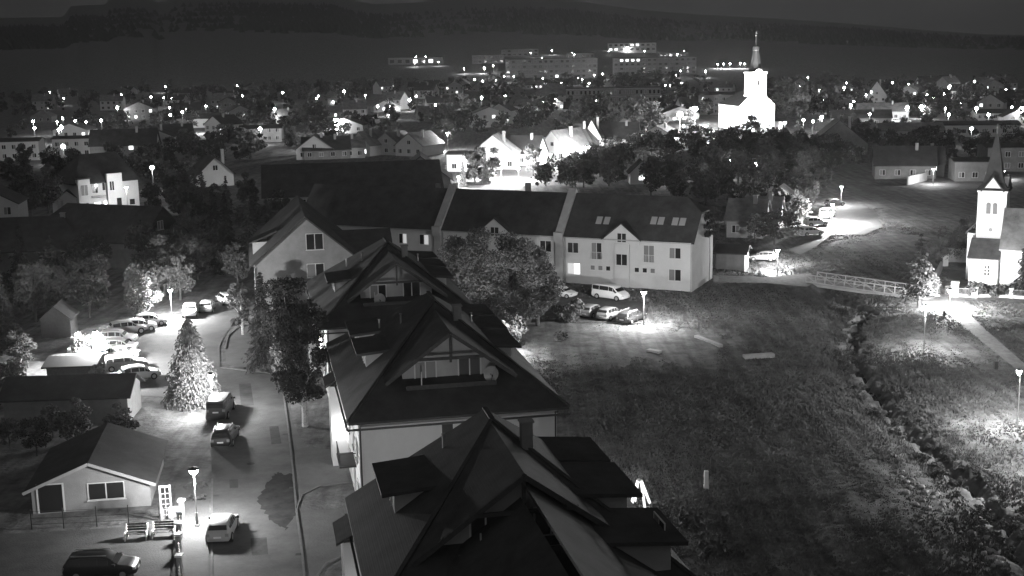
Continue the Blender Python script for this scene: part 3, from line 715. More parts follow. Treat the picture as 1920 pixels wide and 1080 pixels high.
# garden wall with capped pillars that runs towards the viewer
t = thing('garden_fence', 'garden wall with white capped pillars along the left pavement', 'fence', (0, 0, 0))
pil = [G(342, 968), G(339, 990), G(337, 1012), G(336, 1034), G(338, 1075), G(337, 1130)]
for i, p in enumerate(pil):
    b = MB(); b.box(-.16, .16, -.16, .16, -.1, 1.15); o = b.build('pillar', M['plaster2'], t, loc=p)
    b = MB(); b.box(-.24, .24, -.24, .24, 1.152, 1.3); b.build('cap', M['white'], o)
for a, c in zip(pil, pil[1:]):
    b = MB(); b.bar((a.x, a.y, .2), (c.x, c.y, .2), .14, .5); b.build('low_wall', M['plaster2'], t)
    b = MB(); b.bar((a.x, a.y, 1.0), (c.x, c.y, 1.0), .05); b.bar((a.x, a.y, .62), (c.x, c.y, .62), .05); 
    for k in range(1, 8): q = a.lerp(c, k / 8); b.bar((q.x, q.y, .46), (q.x, q.y, 1.1), .035)
    b.build('railing', M['metal'], t)
a, c = G(342, 968), G(305, 972)
b = MB(); b.bar((a.x, a.y, .35), (c.x, c.y, .35), .14, .9); b.build('low_wall', M['plaster2'], t)
t = thing('wire_fence', 'thin wire fence on posts in front of the cottage gable', 'fence', (0, 0, 0))
fp = [G(60, 992), G(120, 990), G(182, 987), G(242, 984), G(300, 981)]
for p in fp: b = MB(); b.bar((p.x, p.y, -.1), (p.x, p.y, 1.5), .06); b.build('post', M['dark'], t)
b = MB()
for a, c in zip(fp, fp[1:]):
    for z in (.35, .8, 1.3): b.bar((a.x, a.y, z), (c.x, c.y, z), .02)
b.build('wire', M['dark'], t)
def bench(px, label):
    t = thing('garden_bench', label, 'bench', G(*px), R(4), 'white sided benches on the paved yard')
    for s in (-1, 1):
        b = MB(); x = s * .72
        ol = [(-.5, 0), (-.38, 0), (-.28, .25), (.28, .25), (.38, 0), (.5, 0), (.36, 1.0), (.1, 1.05), (-.15, .62), (-.4, .6)]
        b.add([(x - .04, y, z) for y, z in ol] + [(x + .04, y, z) for y, z in ol], [tuple(range(10)), tuple(range(19, 9, -1))] + [(i, i + 10, (i + 1) % 10 + 10, (i + 1) % 10) for i in range(10)])
        b.build('side_panel', M['white'], t)
    for k in range(3): b = MB(); b.box(-.68, .68, -.42 + k * .2, -.26 + k * .2, .45, .49); b.build('seat_slat', M['bark'], t)
    for k in range(3): b = MB(); b.box(-.68, .68, .2 + k * .05, .24 + k * .05, .55 + k * .17, .68 + k * .17); b.build('backrest_slat', M['bark'], t)
bench((257, 1010), 'white sided garden bench farther from the pillar wall'); bench((308, 1006), 'white sided garden bench nearer the pillar wall')
# small sheds on the dark left slope
house('small grey shed with a pointed roof under the dark trees', G(78, 635), R(8), 3.4, 4, 2.3, 3.7, 'y', wall='wood', roof='tile', over=.3, name='shed', cat='shed', wins=[])
house('low dark shed roof edge against the bright parked cars', G(90, 728), R(5), 4.6, 5, 2.2, 2.6, 'x', wall='wood', roof='rubber', over=.4, name='shed', cat='shed')
house('long low roof dimly seen behind the cottage', G(10, 800), R(3), 11, 5, 2.6, 3.9, 'x', wall='plaster3', over=.4, name='outbuilding', cat='outbuilding')
fa = G0(298, 388, 9.0); fy = R(-22); fW, fD = 22, 11
fo = Vector((fa.x - fW * math.cos(fy) + fD / 2 * math.sin(fy), fa.y - fW * math.sin(fy) - fD / 2 * math.cos(fy), 0))
ft = house('big dark roofed farmhouse with faint gable window on the left slope', fo, fy, fW, fD, 4.6, 9.0, 'x', (4, 0), wall='plaster3', over=.8, chim=((3, 5, 9.4),), name='farmhouse',
      wins=[(5.5, 6.1, 1.3, 1.3, dict(side='right')), (3.2, 2.2, 1.2, 1.2, dict(side='right')), (7.4, 2.2, 1.2, 1.2, dict(side='right'))])
b = MB(); b.box(fW + .002, fW + 1.1, 2.6, 8.4, 4.4, 4.6)
for k in range(14): b.bar((fW + 1.05, 2.65 + k * .44, 4.6), (fW + 1.05, 2.65 + k * .44, 5.45), .05)
b.bar((fW + 1.05, 2.6, 5.48), (fW + 1.05, 8.4, 5.48), .08); b.build('balcony', M['bark'], ft)
house('second dark roof running on left of the farmhouse', G(-40, 520), R(10), 15, 10, 4.2, 8.2, 'x', (0, 3), wall='plaster3', over=.7, chim=((12, 5, 8.6),), name='farmhouse', wins=[])
# bright side road lamp house etc.
# ---- lit house with the tall bays (left)
L1, r1, w1 = frame2((146, 398), (262, 386))
hl = house('white rendered house with lit windows and flat bays behind the dark roof', L1, r1, w1, 12, 6.2, 11.5, 'x', (4, 2), wall='plaster', over=.5,
      wins=pxwins(L1, r1, [(155,362,12,22,dict(n=1)), (178,354,11,15), (197,349,11,14), (215,345,11,14), (183,384,12,8,dict(n=1,lit=2,sill=False)), (201,380,12,8,dict(n=1,lit=2,sill=False)), (226,372,10,14,dict(n=1)), (248,378,10,10,dict(n=1))]))
b = MB(); b.box(0, 2.6, -1.2, -.003, -.5, 6.9); by = b.build('bay', M['plaster'], hl); window(by, 1.3, 4.6, 1.5, 2.2, at=-1.202, n=2); window(by, 1.3, 1.3, 1.5, 1.2, at=-1.202, n=2)
b = MB(); b.box(-.3, 2.9, -1.5, .3, 6.902, 7.15); b.build('bay_roof', M['tile'], hl)
b = MB(); b.box(6.6, 10, -.8, -.003, -.5, 7.6); by = b.build('bay', M['plaster'], hl); window(by, 7.6, 5.0, 1.0, 1.9, at=-.802, n=2, lit=[0, 0]); window(by, 9.0, 1.5, 1.1, 1.6, at=-.802, n=1)
b = MB(); b.box(3.2, 6.2, -1.0, -.004, 2.9, 3.1); b.build('balcony_floor', M['plaster2'], hl)
house('bright end wall at the left edge beside the tall tree', G(-60, 452), R(10), 9.0, 9, 6.5, 9, 'y', wall='plaster', over=.3, wins=[(7.2, 5.2, 1.2, 1.3), (7.0, 2.2, 1.2, 1.3)])
house('small white gable peeping over the dark roof', G(100, 400), R(15), 6, 7, 2.2, 4.6, 'y', wall='plaster', over=.3)
house('house with lamp lit gable and square white chimney', G(372, 352), R(30), 9, 8, 3.2, 7.2, 'y', wall='plaster', over=.5, chim=((8, 5, 8.6),), wins=[(4.5, 4.6, 1.2, 1.2)])
# ---- long barn
Lb, rb_, wb = frame2((532, 398), (850, 372))
house('long dark barn roof across the middle of the village', G(500, 398), R(9), 36, 16, 3.6, 9.0, 'x', (0, 0), wall='plaster2', roof='tile', over=.9, name='barn', cat='barn', wins=auto(30, 3, n0=6, rows=1, z0=1.7, ww=1.2))
house('dark barn wing with lit right eave beside the lamp lit street', G(735, 375), R(4), 13, 13, 4.4, 9.4, 'y', (0, 0), wall='plaster2', over=.7, name='barn', cat='barn')
# ---- lit village houses along the street  (px base, yaw, w, d, eave, ridge, axis)
V = [
 ((556,300),8,11,10,3.2,7.2,'y','plaster','tile2','pale gable of the first house above the barn'),
 ((610,298),8,12,9,3.4,6.2,'x','plaster2','tile2','grey roofed low house behind the barn ridge'),
 ((655,292),-30,8,10,3.6,7.5,'y','plaster','tile2','second bright gable above the barn ridge'),
 ((700,290),-30,10,10,3.6,7.0,'y','plaster2','tile2','house with twin white roof edges above the barn'),
 ((742,292),-30,10,12,3.4,7.0,'y','plaster','tile2','slanting grey roof with white verge above the barn wing'),
 ((838,322),-8,8,9,4.6,5.2,'x','plaster','tile2','white flat fronted house beside the barn wing'),
 ((884,318),-8,12,11,4.4,9.2,'y','plaster','tile3','large pale roofed house glaring behind its street lamp'),
 ((950,310),-20,9,9,3.6,8.0,'x','plaster','tile','dark roofed house between two glaring lamps'),
 ((1012,300),-38,9,17,4.0,8.6,'y','plaster','tile2','long grey roofed house pointing at the street lamp'),
 ((1055,296),-6,9,9,4.2,9.6,'x','plaster','tile','dark hipped house beside the steep white gable'),
 ((1088,292),-10,7,9,4.2,10.5,'y','plaster','tile','steep white gable behind the brightest street lamp'),
 ((1122,284),-10,12,10,4.2,8.6,'x','plaster','tile','wide house right of the steep white gable'),
 ((1150,258),-24,9,9,3.5,7.4,'y','plaster','tile3','pale roofed house at the foot of the big lit tree'),
 ((1205,268),-20,9,12,3.2,5.5,'y','plaster','tile2','round topped pale barn end below the church hill'),
 ((1182,345),0,5.5,6,2.8,5.4,'y','plaster','tile','small white gabled hut alone among the dark trees'),
 ((1362,445),-20,6.2,8,3.2,6.2,'x','plaster2','tile2','pale low roof behind the right end of the row'),
 ((1396,428),-20,6,6,2.8,5.4,'x','plaster3','tile2','pale pointed gable behind the right end of the row'),
 ((1342,503),-18,4.2,5,2.4,3.2,'x','plaster3','tile','low dark garage roof beside the right end wall'),
 ((1440,388),-18,5,5,2.3,4.2,'y','plaster2','tile2','tiny pale gable among the dark garden trees'),
 ((1520,290),-10,16,14,3.2,9.8,'y','plaster3','tile','big black pointed roof right of the church hill'),
 ((1530,262),-14,18,9,3.2,5.2,'x','plaster','tile2','pale long roof behind the black pointed roof'),
 ((1650,262),-6,20,9,3,5,'x','plaster2','tile2','dull long low wall right of the black roof'),
 ((1760,255),-6,26,8,3.6,4.6,'x','plaster','tile','bright long low hall wall right of the dark gardens'),
 ((1830,226),-4,18,8,3,4.2,'x','plaster','tile','pale flat building behind the slim spire'),
 ((1850,322),-6,26,10,6.0,6.6,'x','plaster3','tile','tall plain grey building behind the small church'),
 ((1790,340),-8,9,8,4.6,5.2,'x','plaster3','tile','grey lean building left of the small church spire'),
 ((1697,332),-12,9,8,3.4,7.0,'x','wood','tile','dark house with three lit windows'),
 ((1640,335),-12,14,10,3.4,7.4,'x','plaster3','tile','dark roofed house left of the lit windows'),
 ((450,268),6,15,10,5,6,'x','plaster2','tile','grey block behind two lamps left of the barn'),
 ((100,296),8,12,9,6,6.6,'x','plaster','tile','flat white block with a lamp glaring before it'),
 ((0,302),8,12,9,6.0,6.8,'x','plaster','tile','pale flat block cut by the left edge'),
 ((245,290),10,14,10,5.5,8.5,'y','plaster2','tile','tall grey end wall among the left roofs'),
 ((300,275),10,11,9,4,7.5,'x','plaster3','tile','dim house right of the tall grey end wall'),
 ((360,240),6,14,10,4,6,'x','plaster','tile','low building with floodlit porch and mast'),
 ((170,300),8,20,10,4.5,9,'x','plaster3','tile','broad dark roof with two lit attic windows'),
 ((330,190),4,14,9,5.5,6,'x','plaster3','tile','plain grey house under the far left lamp'),
 ((450,188),4,12,9,4,6.5,'x','plaster3','tile','far house between two stacked lamps'),
 ((570,300),12,14,9,3,6.5,'x','plaster3','tile','dim roof left of the first pale gable'),
 ((1000,195),0,24,12,5,11,'x','plaster2','tile2','pale hipped roof alone below the apartment slabs'),
 ((1310,215),-8,16,12,9,10,'x','plaster2','tile','tall grey building left of the floodlit church'),
 ((1610,226),-8,18,9,3.4,6.2,'x','plaster2','tile2','pale roof row behind the right gardens'),
 ((1625,192),-10,10,10,4,11,'y','plaster','tile','bright narrow gable beside twin lamps'),
 ((1560,238),-10,20,9,3.2,5.6,'x','plaster3','tile','low roof right of the lit church wall'),
 ((1880,236),-10,12,9,3.4,6.4,'y','plaster','tile','pale gable under the lamp at the right edge'),
 ((1165,215),-2,20,8,3,4.5,'x','plaster3','tile','low roof before the long pale building'),
]
for (px, yw, w_, d_, e_, r_, ax, wl, rf, lab) in V:
    near = px[1] > 250; hh = (0, 0)
    if 'hipped' in lab: hh = (w_ * .35, w_ * .35)
    wn = auto(w_, e_, rows=None if e_ > 4 else 1, prob=.04, ww=1.2, hh=1.2)
    if ax == 'y' and r_ - e_ > 2.5: wn.append((w_ / 2, e_ + .8, 1.1, 1.1, {}))
    if 'three lit' in lab: wn = [(2.2, 2.4, .8, 1.5, dict(n=1, lit=2)), (4.5, 2.3, 1.6, 2.2, dict(n=1, lit=2)), (6.8, 2.4, .8, 1.5, dict(n=1, lit=2))]
    if 'attic' in lab: wn = [(6, 3.6, 1.3, 1.3, dict(n=1, lit=2)), (12.5, 3.6, 1.3, 1.4, dict(n=1, lit=2))]
    if 'garage roof' in lab: wn = []
    if 'white gabled hut' in lab: wn = [(2.7, 1.5, 1.4, 1.2, dict(lit=2))]
    ch = ((w_ * .7, d_ * .4, r_ + .7),) if r_ - e_ > 2 else ()
    house(lab, G(*px), R(yw), w_, d_, e_, r_, ax, hh, wl, rf, .45, ch, wn)
# ---- apartment slabs far up the slope
def slab_block(px0, px1, py, hh, label, floors, n, lit=(), deep=12, wl='plaster3', ruler=1):
    A = G(px0, py); Bp = G0(px1, py); d = ray(px1, py); k = A.y / d.y; Bp = Vector((d.x * k, A.y, A.z)); L = (Bp - A).length
    t = thing('apartment_slab', label, 'apartment block', A, R(-2)); b = MB(); b.box(0, L, 0, deep, -3, hh); b.build('wall', M[wl], t)
    b = MB(); b.box(-.4, L + .4, -.4, deep + .4, hh + .002, hh + .6); b.build('roof', M['tile'], t)
    fh = hh / floors
    for k in range(floors):
        b = MB(); b.box(0, L, -.9, -.003, k * fh + fh * .93, k * fh + fh * 1.0 - .003); b.build('balcony_floor', M['plaster2'], t)
        for i in range(n):
            window(t, (i + .5) * L / n, k * fh + fh * .5, L / n * .55, fh * .5, at=-.002, n=1, sill=False, lit=2 if (i, k) in lit else 0)
slab_block(948, 1120, 149, 18, 'long four storey apartment slab with rows of windows on the hill', 4, 17, ((9,0),))
slab_block(1150, 1305, 141, 16, 'right-hand far apartment slab with one bright strip of windows', 4, 15, ((1,3),(2,3),(3,3),(4,3)))
slab_block(885, 945, 120, 10, 'short pale block left of the long far slab', 2, 6)
slab_block(1062, 1238, 196, 8.5, 'long low pale building with a row of small windows', 2, 22, deep=12)
slab_block(1140, 1230, 97, 12, 'lit hilltop building highest above the apartment slabs', 2, 9, ((0,0),(1,0),(4,1),(5,1)), wl='plaster')
slab_block(940, 1010, 106, 9, 'pale low block behind the long far slab', 2, 7)
slab_block(1062, 1115, 111, 7, 'faint long roof strip behind the far slab', 1, 6)
slab_block(728, 830, 122, 8, 'small lit building alone on the dark far field', 1, 7, ((3,0),(5,0)))
slab_block(1235, 1290, 108, 6, 'thin lit strip of building right on the far slope', 1, 6)

# ------------------------------------------------------------------ floodlit big church
CY = R(13)
c0 = G(1388, 249)
t = thing('hill_church', 'floodlit white church with tall square tower and slender spire on the hill', 'church', c0, CY)
Wd, NL_, NH, TX0, TX1, TD, TZ = 12.4, 19.0, 9.2, 3.2, 9.0, 4.6, 20.4
b = MB(); b.box(0, Wd, .0, NL_, -6, NH)
b.add([(0,0,NH),(Wd,0,NH),(TX1,0,12.3),(TX0,0,12.3),(0,.7,NH),(Wd,.7,NH),(TX1,.7,12.3),(TX0,.7,12.3)], [(0,1,2,3),(7,6,5,4),(0,4,5,1),(1,5,6,2),(2,6,7,3),(3,7,4,0)])
b.build('nave', M['white'], t)
b = MB()
for q in roof_planes(Wd, NL_ - 1, NH, 13.6, 'y', (0, 5), .4): b.slab([(x, y + .9, z) for x, y, z in q], .25)
b.build('roof', M['tile'], t)
b = MB(); b.box(TX0, TX1, -.35, TD, 12.0, TZ); b.box(TX0, TX1, -.35, -.002, -6, 12.0); b.box(TX0 - .25, TX1 + .25, -.6, TD + .2, TZ - .7, TZ - .2); b.box(TX0 - .2, TX1 + .2, -.55, TD + .15, 12.1, 12.5)
tw = b.build('tower', M['white'], t); tcx, tcy = (TX0 + TX1) / 2, (TD - .35) / 2
window(tw, tcx, 16.6, .7, 1.6, side='front', at=-.36, n=1); window(tw, tcy, 16.6, .7, 1.6, side='left', at=TX0 - .01, n=1)
b = MB(); n = 14; pts = [(tcx + 1.3 * math.cos(math.pi * i / n), TZ - .2 + 1.0 * math.sin(math.pi * i / n)) for i in range(n + 1)]
b.add([(x, -.62, z) for x, z in pts] + [(x, -.2, z) for x, z in pts], [tuple(range(n, -1, -1)), tuple(range(n + 1, 2 * n + 2))] + [(i, i + 1, i + n + 2, i + n + 1) for i in range(n)])
b.build('pediment', M['white'], tw)
b = MB(); b.tube([(tcx, -.4, 18.7), (tcx, -.48, 18.7)], [.75, .75], 20); b.build('clock_face', M['plaster2'], tw)
def spire(parent, cx, cy, z0, prof, m, n=8):
    b = MB(); b.tube([(cx, cy, z0 + z) for z, r in prof], [r for z, r in prof], n); return b.build('spire', M[m], parent)
sp = spire(t, tcx, tcy, TZ, [(0, 2.7), (.9, 2.15), (4.2, 1.5), (6.8, 1.05), (7.1, 1.2), (8.2, 1.15), (8.5, .6), (11.8, .1)], 'spire')
b = MB(); b.bar((tcx, tcy, TZ + 11.6), (tcx, tcy, TZ + 13.2), .12); b.bar((tcx - .45, tcy, TZ + 12.6), (tcx + .45, tcy, TZ + 12.6), .1); b.ball((tcx, tcy, TZ + 11.9), .28); b.build('cross', M['metal'], sp)
for k in range(4): window(t, 3.5 + k * 4.4, 4.8, 1.1, 2.8, side='left', at=-.004, n=1)
b = MB(); b.box(tcx - 1.2, tcx + 1.2, -.42, -.36, -.2, 3.2); b.build('door', M['wood'], t)
b = MB(); b.box(2.5, 9.5, NL_ + .002, NL_ + 4.5, -6, 6.5); b.build('chancel', M['white'], t)
b = MB(); b.box(Wd + .003, Wd + 4.4, 3, 7, -3, 3.0); b.build('sacristy', M['white'], t)
# floodlights that wash the church
def flood(px, label, tgt, power, off=0.6):
    p = G(*px); t = thing('floodlight', label, 'floodlight', p, 0, 'floodlights washing the hill church')
    b = MB(); b.box(-.3, .3, -.2, .2, .45, .95); b.build('housing', M['dark'], t); b = MB(); b.bar((0, 0, -.2), (0, 0, .5), .1); b.build('stand', M['dark'], t)
    b = MB(); b.box(-.26, .26, .205, .23, .5, .9); b.build('lens', M['lamp'], t)
    l = bpy.data.lights.new('floodlight_beam', 'SPOT'); l.energy = power; l.spot_size = R(105); l.spot_blend = .6; l.shadow_soft_size = .3
    o = link('floodlight_beam', l, t); o.location = (0, .35, 1.1)
    v = Vector(tgt) - (p + o.location); o.rotation_euler = v.to_track_quat('-Z', 'Y').to_euler()
cw = lambda u, v, z: (c0.x + u * math.cos(CY) - v * math.sin(CY), c0.y + u * math.sin(CY) + v * math.cos(CY), c0.z + z)
flood((1400, 262), 'floodlight below the church front', cw(6, 0, 9), 160000)
flood((1445, 258), 'floodlight at the right of the church front', cw(8, 0, 12), 160000)
flood((1352, 262), 'floodlight below the nave wall', cw(0, 14, 6), 120000)
flood((1322, 250), 'floodlight farthest left below the church', cw(0, 18, 8), 120000)

# ------------------------------------------------------------------ small church at the right
LC, rcx, wcx = frame2((1815, 536), (1858, 546))
rcx = R(-27)
t = thing('small_church', 'white church with grey slim spire and arched windows at the right edge', 'church', LC, rcx)
b = MB(); b.add([(0,0,-.5),(3.6,0,-.5),(3.6,4,-.5),(0,4,-.5),(0,0,3.9),(3.6,0,3.9),(3.6,4,5.9),(0,4,5.9)], [(3,2,1,0),(4,5,6,7),(0,1,5,4),(1,2,6,5),(2,3,7,6),(3,0,4,7)]); b.build('porch', M['white'], t)
b = MB(); b.slab([(-.3,-.4,3.85),(3.85,-.4,3.85),(3.85,3.9,6.05),(-.3,3.9,6.05)], .15); b.build('porch_roof', M['tile2'], t)
tx0, tx1, ty0, ty1 = .2, 3.9, 4.0, 7.8
zt = 12.3
b = MB(); b.box(tx0, tx1, ty0, ty1, -.5, zt); b.box(tx0 - .12, tx1 + .12, ty0 - .12, ty1 + .12, zt + .002, zt + .25); tw = b.build('tower', M['white'], t)
cx, cy = (tx0 + tx1) / 2, (ty0 + ty1) / 2
sp = spire(t, cx, cy, zt + .25, [(0, 3.1), (1.0, 1.95), (2.2, 1.5), (4.8, .88), (7.8, .16)], 'spire', 4)
sp.data.transform(Matrix.Translation((cx, cy, 0)) @ Matrix.Rotation(R(45), 4, 'Z') @ Matrix.Translation((-cx, -cy, 0)))
for (gx, gy, nx, ny) in ((cx, ty0 - .02, 1, 0), (tx1 + .02, cy, 0, 1)):
    b = MB(); hw = 1.25
    if nx: vs = [(gx - hw, gy, zt + .25), (gx + hw, gy, zt + .25), (gx, gy, zt + 2.0), (gx - hw, gy + 1.6, zt + .25), (gx + hw, gy + 1.6, zt + .25), (gx, gy + 1.6, zt + 2.0)]
    else: vs = [(gx, gy - hw, zt + .25), (gx, gy + hw, zt + .25), (gx, gy, zt + 2.0), (gx - 1.6, gy - hw, zt + .25), (gx - 1.6, gy + hw, zt + .25), (gx - 1.6, gy, zt + 2.0)]
    b.add(vs, [(0,1,2),(5,4,3),(0,3,4,1),(1,4,5,2),(2,5,3,0)]); b.build('pediment', M['white'], tw)
    b = MB()
    if nx:
        for s in (-1, 1): b.bar((gx + s * (hw + .25), gy - .1, zt + .1), (gx, gy - .1, zt + 2.2), .2, .16)
    else:
        for s in (-1, 1): b.bar((gx + .1, gy + s * (hw + .25), zt + .1), (gx + .1, gy, zt + 2.2), .2, .16)
    b.build('pediment_trim', M['tile'], tw)
b = MB(); b.bar((cx, cy, zt + 7.6), (cx, cy, zt + 9.1), .07); b.bar((cx - .35, cy, zt + 8.6), (cx + .35, cy, zt + 8.6), .07); b.ball((cx, cy, zt + 7.9), .18); b.build('cross', M['metal'], sp)
def arch_window(parent, x, z0, w_, h_, at, m='glass', bars=True, name='arched_window', side='front', label=None):
    n = 10; pts = [(-w_/2, 0), (w_/2, 0)] + [(w_/2 * math.cos(math.pi * i / n), h_ - w_/2 + w_/2 * math.sin(math.pi * i / n)) for i in range(n + 1)]
    b = MB(); o2 = [(p[0] * 1.22, p[1] * 1.04 - .06) for p in pts]; k = len(pts)
    b.add([(x_, -.02, z_) for x_, z_ in pts] + [(x_, -.07, z_) for x_, z_ in o2] + [(x_, 0, z_) for x_, z_ in o2], [(i, (i + 1) % k, k + (i + 1) % k, k + i) for i in range(k)] + [(k + i, k + (i + 1) % k, 2 * k + (i + 1) % k, 2 * k + i) for i in range(k)])
    if bars:
        b.box(-.04, .04, -.06, -.025, 0, h_ - .05); 
        for q in (.3, .62): b.box(-w_/2, w_/2, -.058, -.027, h_ * q - .035, h_ * q + .035)
    o = b.build(name, M['frame'], parent); p = MB(); p.add([(x_, -.02, z_) for x_, z_ in pts], [tuple(range(k))]); q = p.build('pane', M[m], o)
    o.location = (x, at, z0) if side == 'front' else (at, x, z0); o.rotation_euler = (0, 0, 0 if side == 'front' else R(90)); return o
arch_window(t, 2.3, 1.6, .75, 1.4, -.003)
for s in (-.42, .42): arch_window(tw, cx + s, 9.4, .55, 1.5, ty0 - .003, 'plaster3', False, 'louvre_window')
b = MB(); b.tube([(cx, ty0 - .01, 7.2), (cx, ty0 - .06, 7.2)], [.28, .28], 14); b.build('emblem', M['plaster3'], tw)
nx0 = 4.0; nd = 8.0; ne, nr = 5.5, 10.2; ny = -.2
b = MB(); b.add([(x + nx0, y + ny, z) for x, y, z in [(0,0,-.5),(18,0,-.5),(18,nd,-.5),(0,nd,-.5),(0,0,ne),(18,0,ne),(18,nd,ne),(0,nd,ne),(0,nd/2,nr),(18,nd/2,nr)]],
      [(0,1,5,4),(1,2,6,9,5),(2,3,7,6),(3,0,4,8,7),(4,5,9,8),(6,7,8,9),(3,2,1,0)]); b.build('nave', M['white'], t)
b = MB()
for q in roof_planes(18, nd, ne, nr, 'x', (0, 0), .3): b.slab([(x + nx0, y + ny, z) for x, y, z in q], .16)
b.build('nave_roof', M['tile3'], t)
for xx in (3.1, 7.6, 12): arch_window(t, nx0 + xx, 1.9, 1.05, 3.0, ny - .003)
b = MB(); b.bar((nx0 + .1, ny - .1, -.3), (nx0 + .1, ny - .1, ne - .3), .1); b.build('downpipe', M['metal'], t)
b = MB(); b.box(-1.0, -.002, 5, 7.5, -.5, 6.5); b.build('stair_turret', M['white'], t)
b = MB(); b.slab([(-1.3,4.7,6.5),(.2,4.7,8.2),(.2,7.8,8.2),(-1.3,7.8,6.5)], .15); b.build('turret_roof', M['tile2'], t)
BLOCKED.append([(LC.x - 2, LC.y - 1), (LC.x + 18, LC.y - 12), (LC.x + 26, LC.y + 4), (LC.x + 2, LC.y + 14)])
# church wall with pillars and gates
t = thing('church_fence', 'white pillared railing fence with open gate before the small church', 'fence')
pp = [(1745,548,.7,1.9,'gp'),(1790,556,.9,1.9,'gp'),(1827,558,.7,1.3,''),(1862,557,.45,1.2,''),(1895,559,.45,1.2,''),(1930,562,.45,1.2,'')]
PP = [G(a, b_) for a, b_, *_ in pp]
for p, q in zip(PP, pp):
    b = MB(); s_ = q[2] / 2; b.box(-s_, s_, -s_, s_, -.3, q[3]); o = b.build('pillar', M['white'], t, loc=p, rz=R(-20))
    b = MB(); b.box(-s_ - .07, s_ + .07, -s_ - .07, s_ + .07, q[3] + .002, q[3] + .12); b.build('cap', M['white'], o)
for i in range(1, 5):
    a, c = PP[i], PP[i + 1]
    b = MB(); b.bar((a.x, a.y, .15), (c.x, c.y, .15), .25, .5); b.build('low_wall', M['plaster'], t)
    b = MB(); n = max(4, int((c - a).length / .16))
    for k in range(1, n): q = a.lerp(c, k / n); b.bar((q.x, q.y, .4), (q.x, q.y, 1.15), .03)
    b.bar((a.x, a.y, 1.1), (c.x, c.y, 1.1), .05); b.build('railing', M['metal'], t)
for s, (i, lab) in enumerate(((0, 1), (1, -1))):
    a = PP[i]; d = (PP[1] - PP[0]).normalized() * lab
    b = MB(); 
    for k in range(8): q = a + d * (.45 + k * .14); b.bar((q.x, q.y, .1), (q.x, q.y, 1.4 - .03 * k), .03)
    q0, q1 = a + d * .4, a + d * 1.5; b.bar((q0.x, q0.y, 1.45), (q1.x, q1.y, 1.1), .05); b.bar((q0.x, q0.y, .15), (q1.x, q1.y, .15), .05); b.build('gate_leaf', M['metal'], t)
t = thing('churchyard_wall', 'low pale wall running back beside the churchyard path', 'wall')
a, c = G(1748, 540), G(1765, 505); b = MB(); b.bar((a.x, a.y, .5), (c.x, c.y, .5), .35, 1.3); b.build('wall', M['plaster'], t)
box_thing('stone_pillar', 'pale square pillar at the far end of the churchyard wall', 'pillar', (1771, 499), (.8, .8, 2.0), 'plaster')
box_thing('tombstone', 'wide pale tomb block behind the churchyard path', 'tombstone', (1795, 492), (3.2, 1.0, 2.1), 'conc', R(-20))
sheet('churchyard_path', [G0(*p) for p in [(1750,548),(1785,552),(1815,500),(1790,495)]], .03, M['paving'])

# ------------------------------------------------------------------ footbridge
A, Bq = G0(1512, 530), G0(1738, 562); A.z = Bq.z = 0
br = math.atan2(Bq.y - A.y, Bq.x - A.x); BL = (Bq - A).length
t = thing('footbridge', 'white steel footbridge with zigzag railings over the creek', 'footbridge', A, br)
b = MB(); b.box(0, BL, -.1, 2.6, -.25, .1); b.build('deck', M['conc'], t)
for y in (-.14, 2.64):
    b = MB(); b.bar((0, y, 1.15), (BL, y, 1.15), .12); b.bar((0, y, .16), (BL, y, .16), .14); b.bar((0, y, -.2), (BL, y, -.2), .16, .3); b.build('rail', M['plaster2'], t)
    n = 12
    for k in range(n + 1): b = MB(); b.bar((k * BL / n, y, .2), (k * BL / n, y, 1.1), .09); b.build('post', M['plaster2'], t)
    for k in range(n): b = MB(); z = (.22, 1.08) if k % 2 else (1.08, .22); b.bar((k * BL / n, y, z[0]), ((k + 1) * BL / n, y, z[1]), .07); b.build('brace', M['plaster2'], t)
    b = MB()
    for k in range(int(BL / .22)): b.bar((k * .22, y + .05, .2), (k * .22, y + .05, 1.1), .02)
    b.build('railing_bars', M['metal'], t)

# ------------------------------------------------------------------ small furniture
def post_thing(name, label, cat, px, h_, w_, m, taper=1):
    p = G(*px); b = MB(); b.add([(-w_/2,-w_/2,-.2),(w_/2,-w_/2,-.2),(w_/2,w_/2,-.2),(-w_/2,w_/2,-.2)] + [(x*taper,y*taper,h_) for x,y in ((-w_/2,-w_/2),(w_/2,-w_/2),(w_/2,w_/2),(-w_/2,w_/2))], [(3,2,1,0),(4,5,6,7),(0,1,5,4),(1,2,6,5),(2,3,7,6),(3,0,4,7)])
    return tag(b.build(name, M[m], loc=p), label, cat)
post_thing('marker_post', 'pale concrete marker post standing alone in the dark meadow', 'post', (1324, 915), 1.35, .36, 'white', .8)
post_thing('litter_bin', 'small dark bin with a pale top beside the path slope', 'bin', (1867, 692), .8, .34, 'dark')
post_thing('bollard', 'dark stub post at the bright edge of the church path', 'post', (1770, 592), .7, .3, 'dark')
post_thing('utility_box', 'small box at the corner of the right end house', 'box', (1342, 527), .8, .7, 'plaster3')
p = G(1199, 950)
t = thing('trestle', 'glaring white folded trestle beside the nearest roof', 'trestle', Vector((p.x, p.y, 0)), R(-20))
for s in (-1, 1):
    b = MB(); b.bar((s * .1, 0, 2.0), (s * .55, -.5, 0), .1, .22); b.bar((s * .1, .05, 2.0), (s * .55, .9, 0), .1, .18); b.build('leg', mat('glowing_white', .8, .5, 0, emit=1.2), t)  # legs emit their own glow in place of lamp light on them
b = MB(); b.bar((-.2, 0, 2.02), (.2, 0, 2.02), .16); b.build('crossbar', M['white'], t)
t = thing('field_gate', 'thin dark rail on a post beside the last parked car', 'rail', G(1195, 610), R(15))
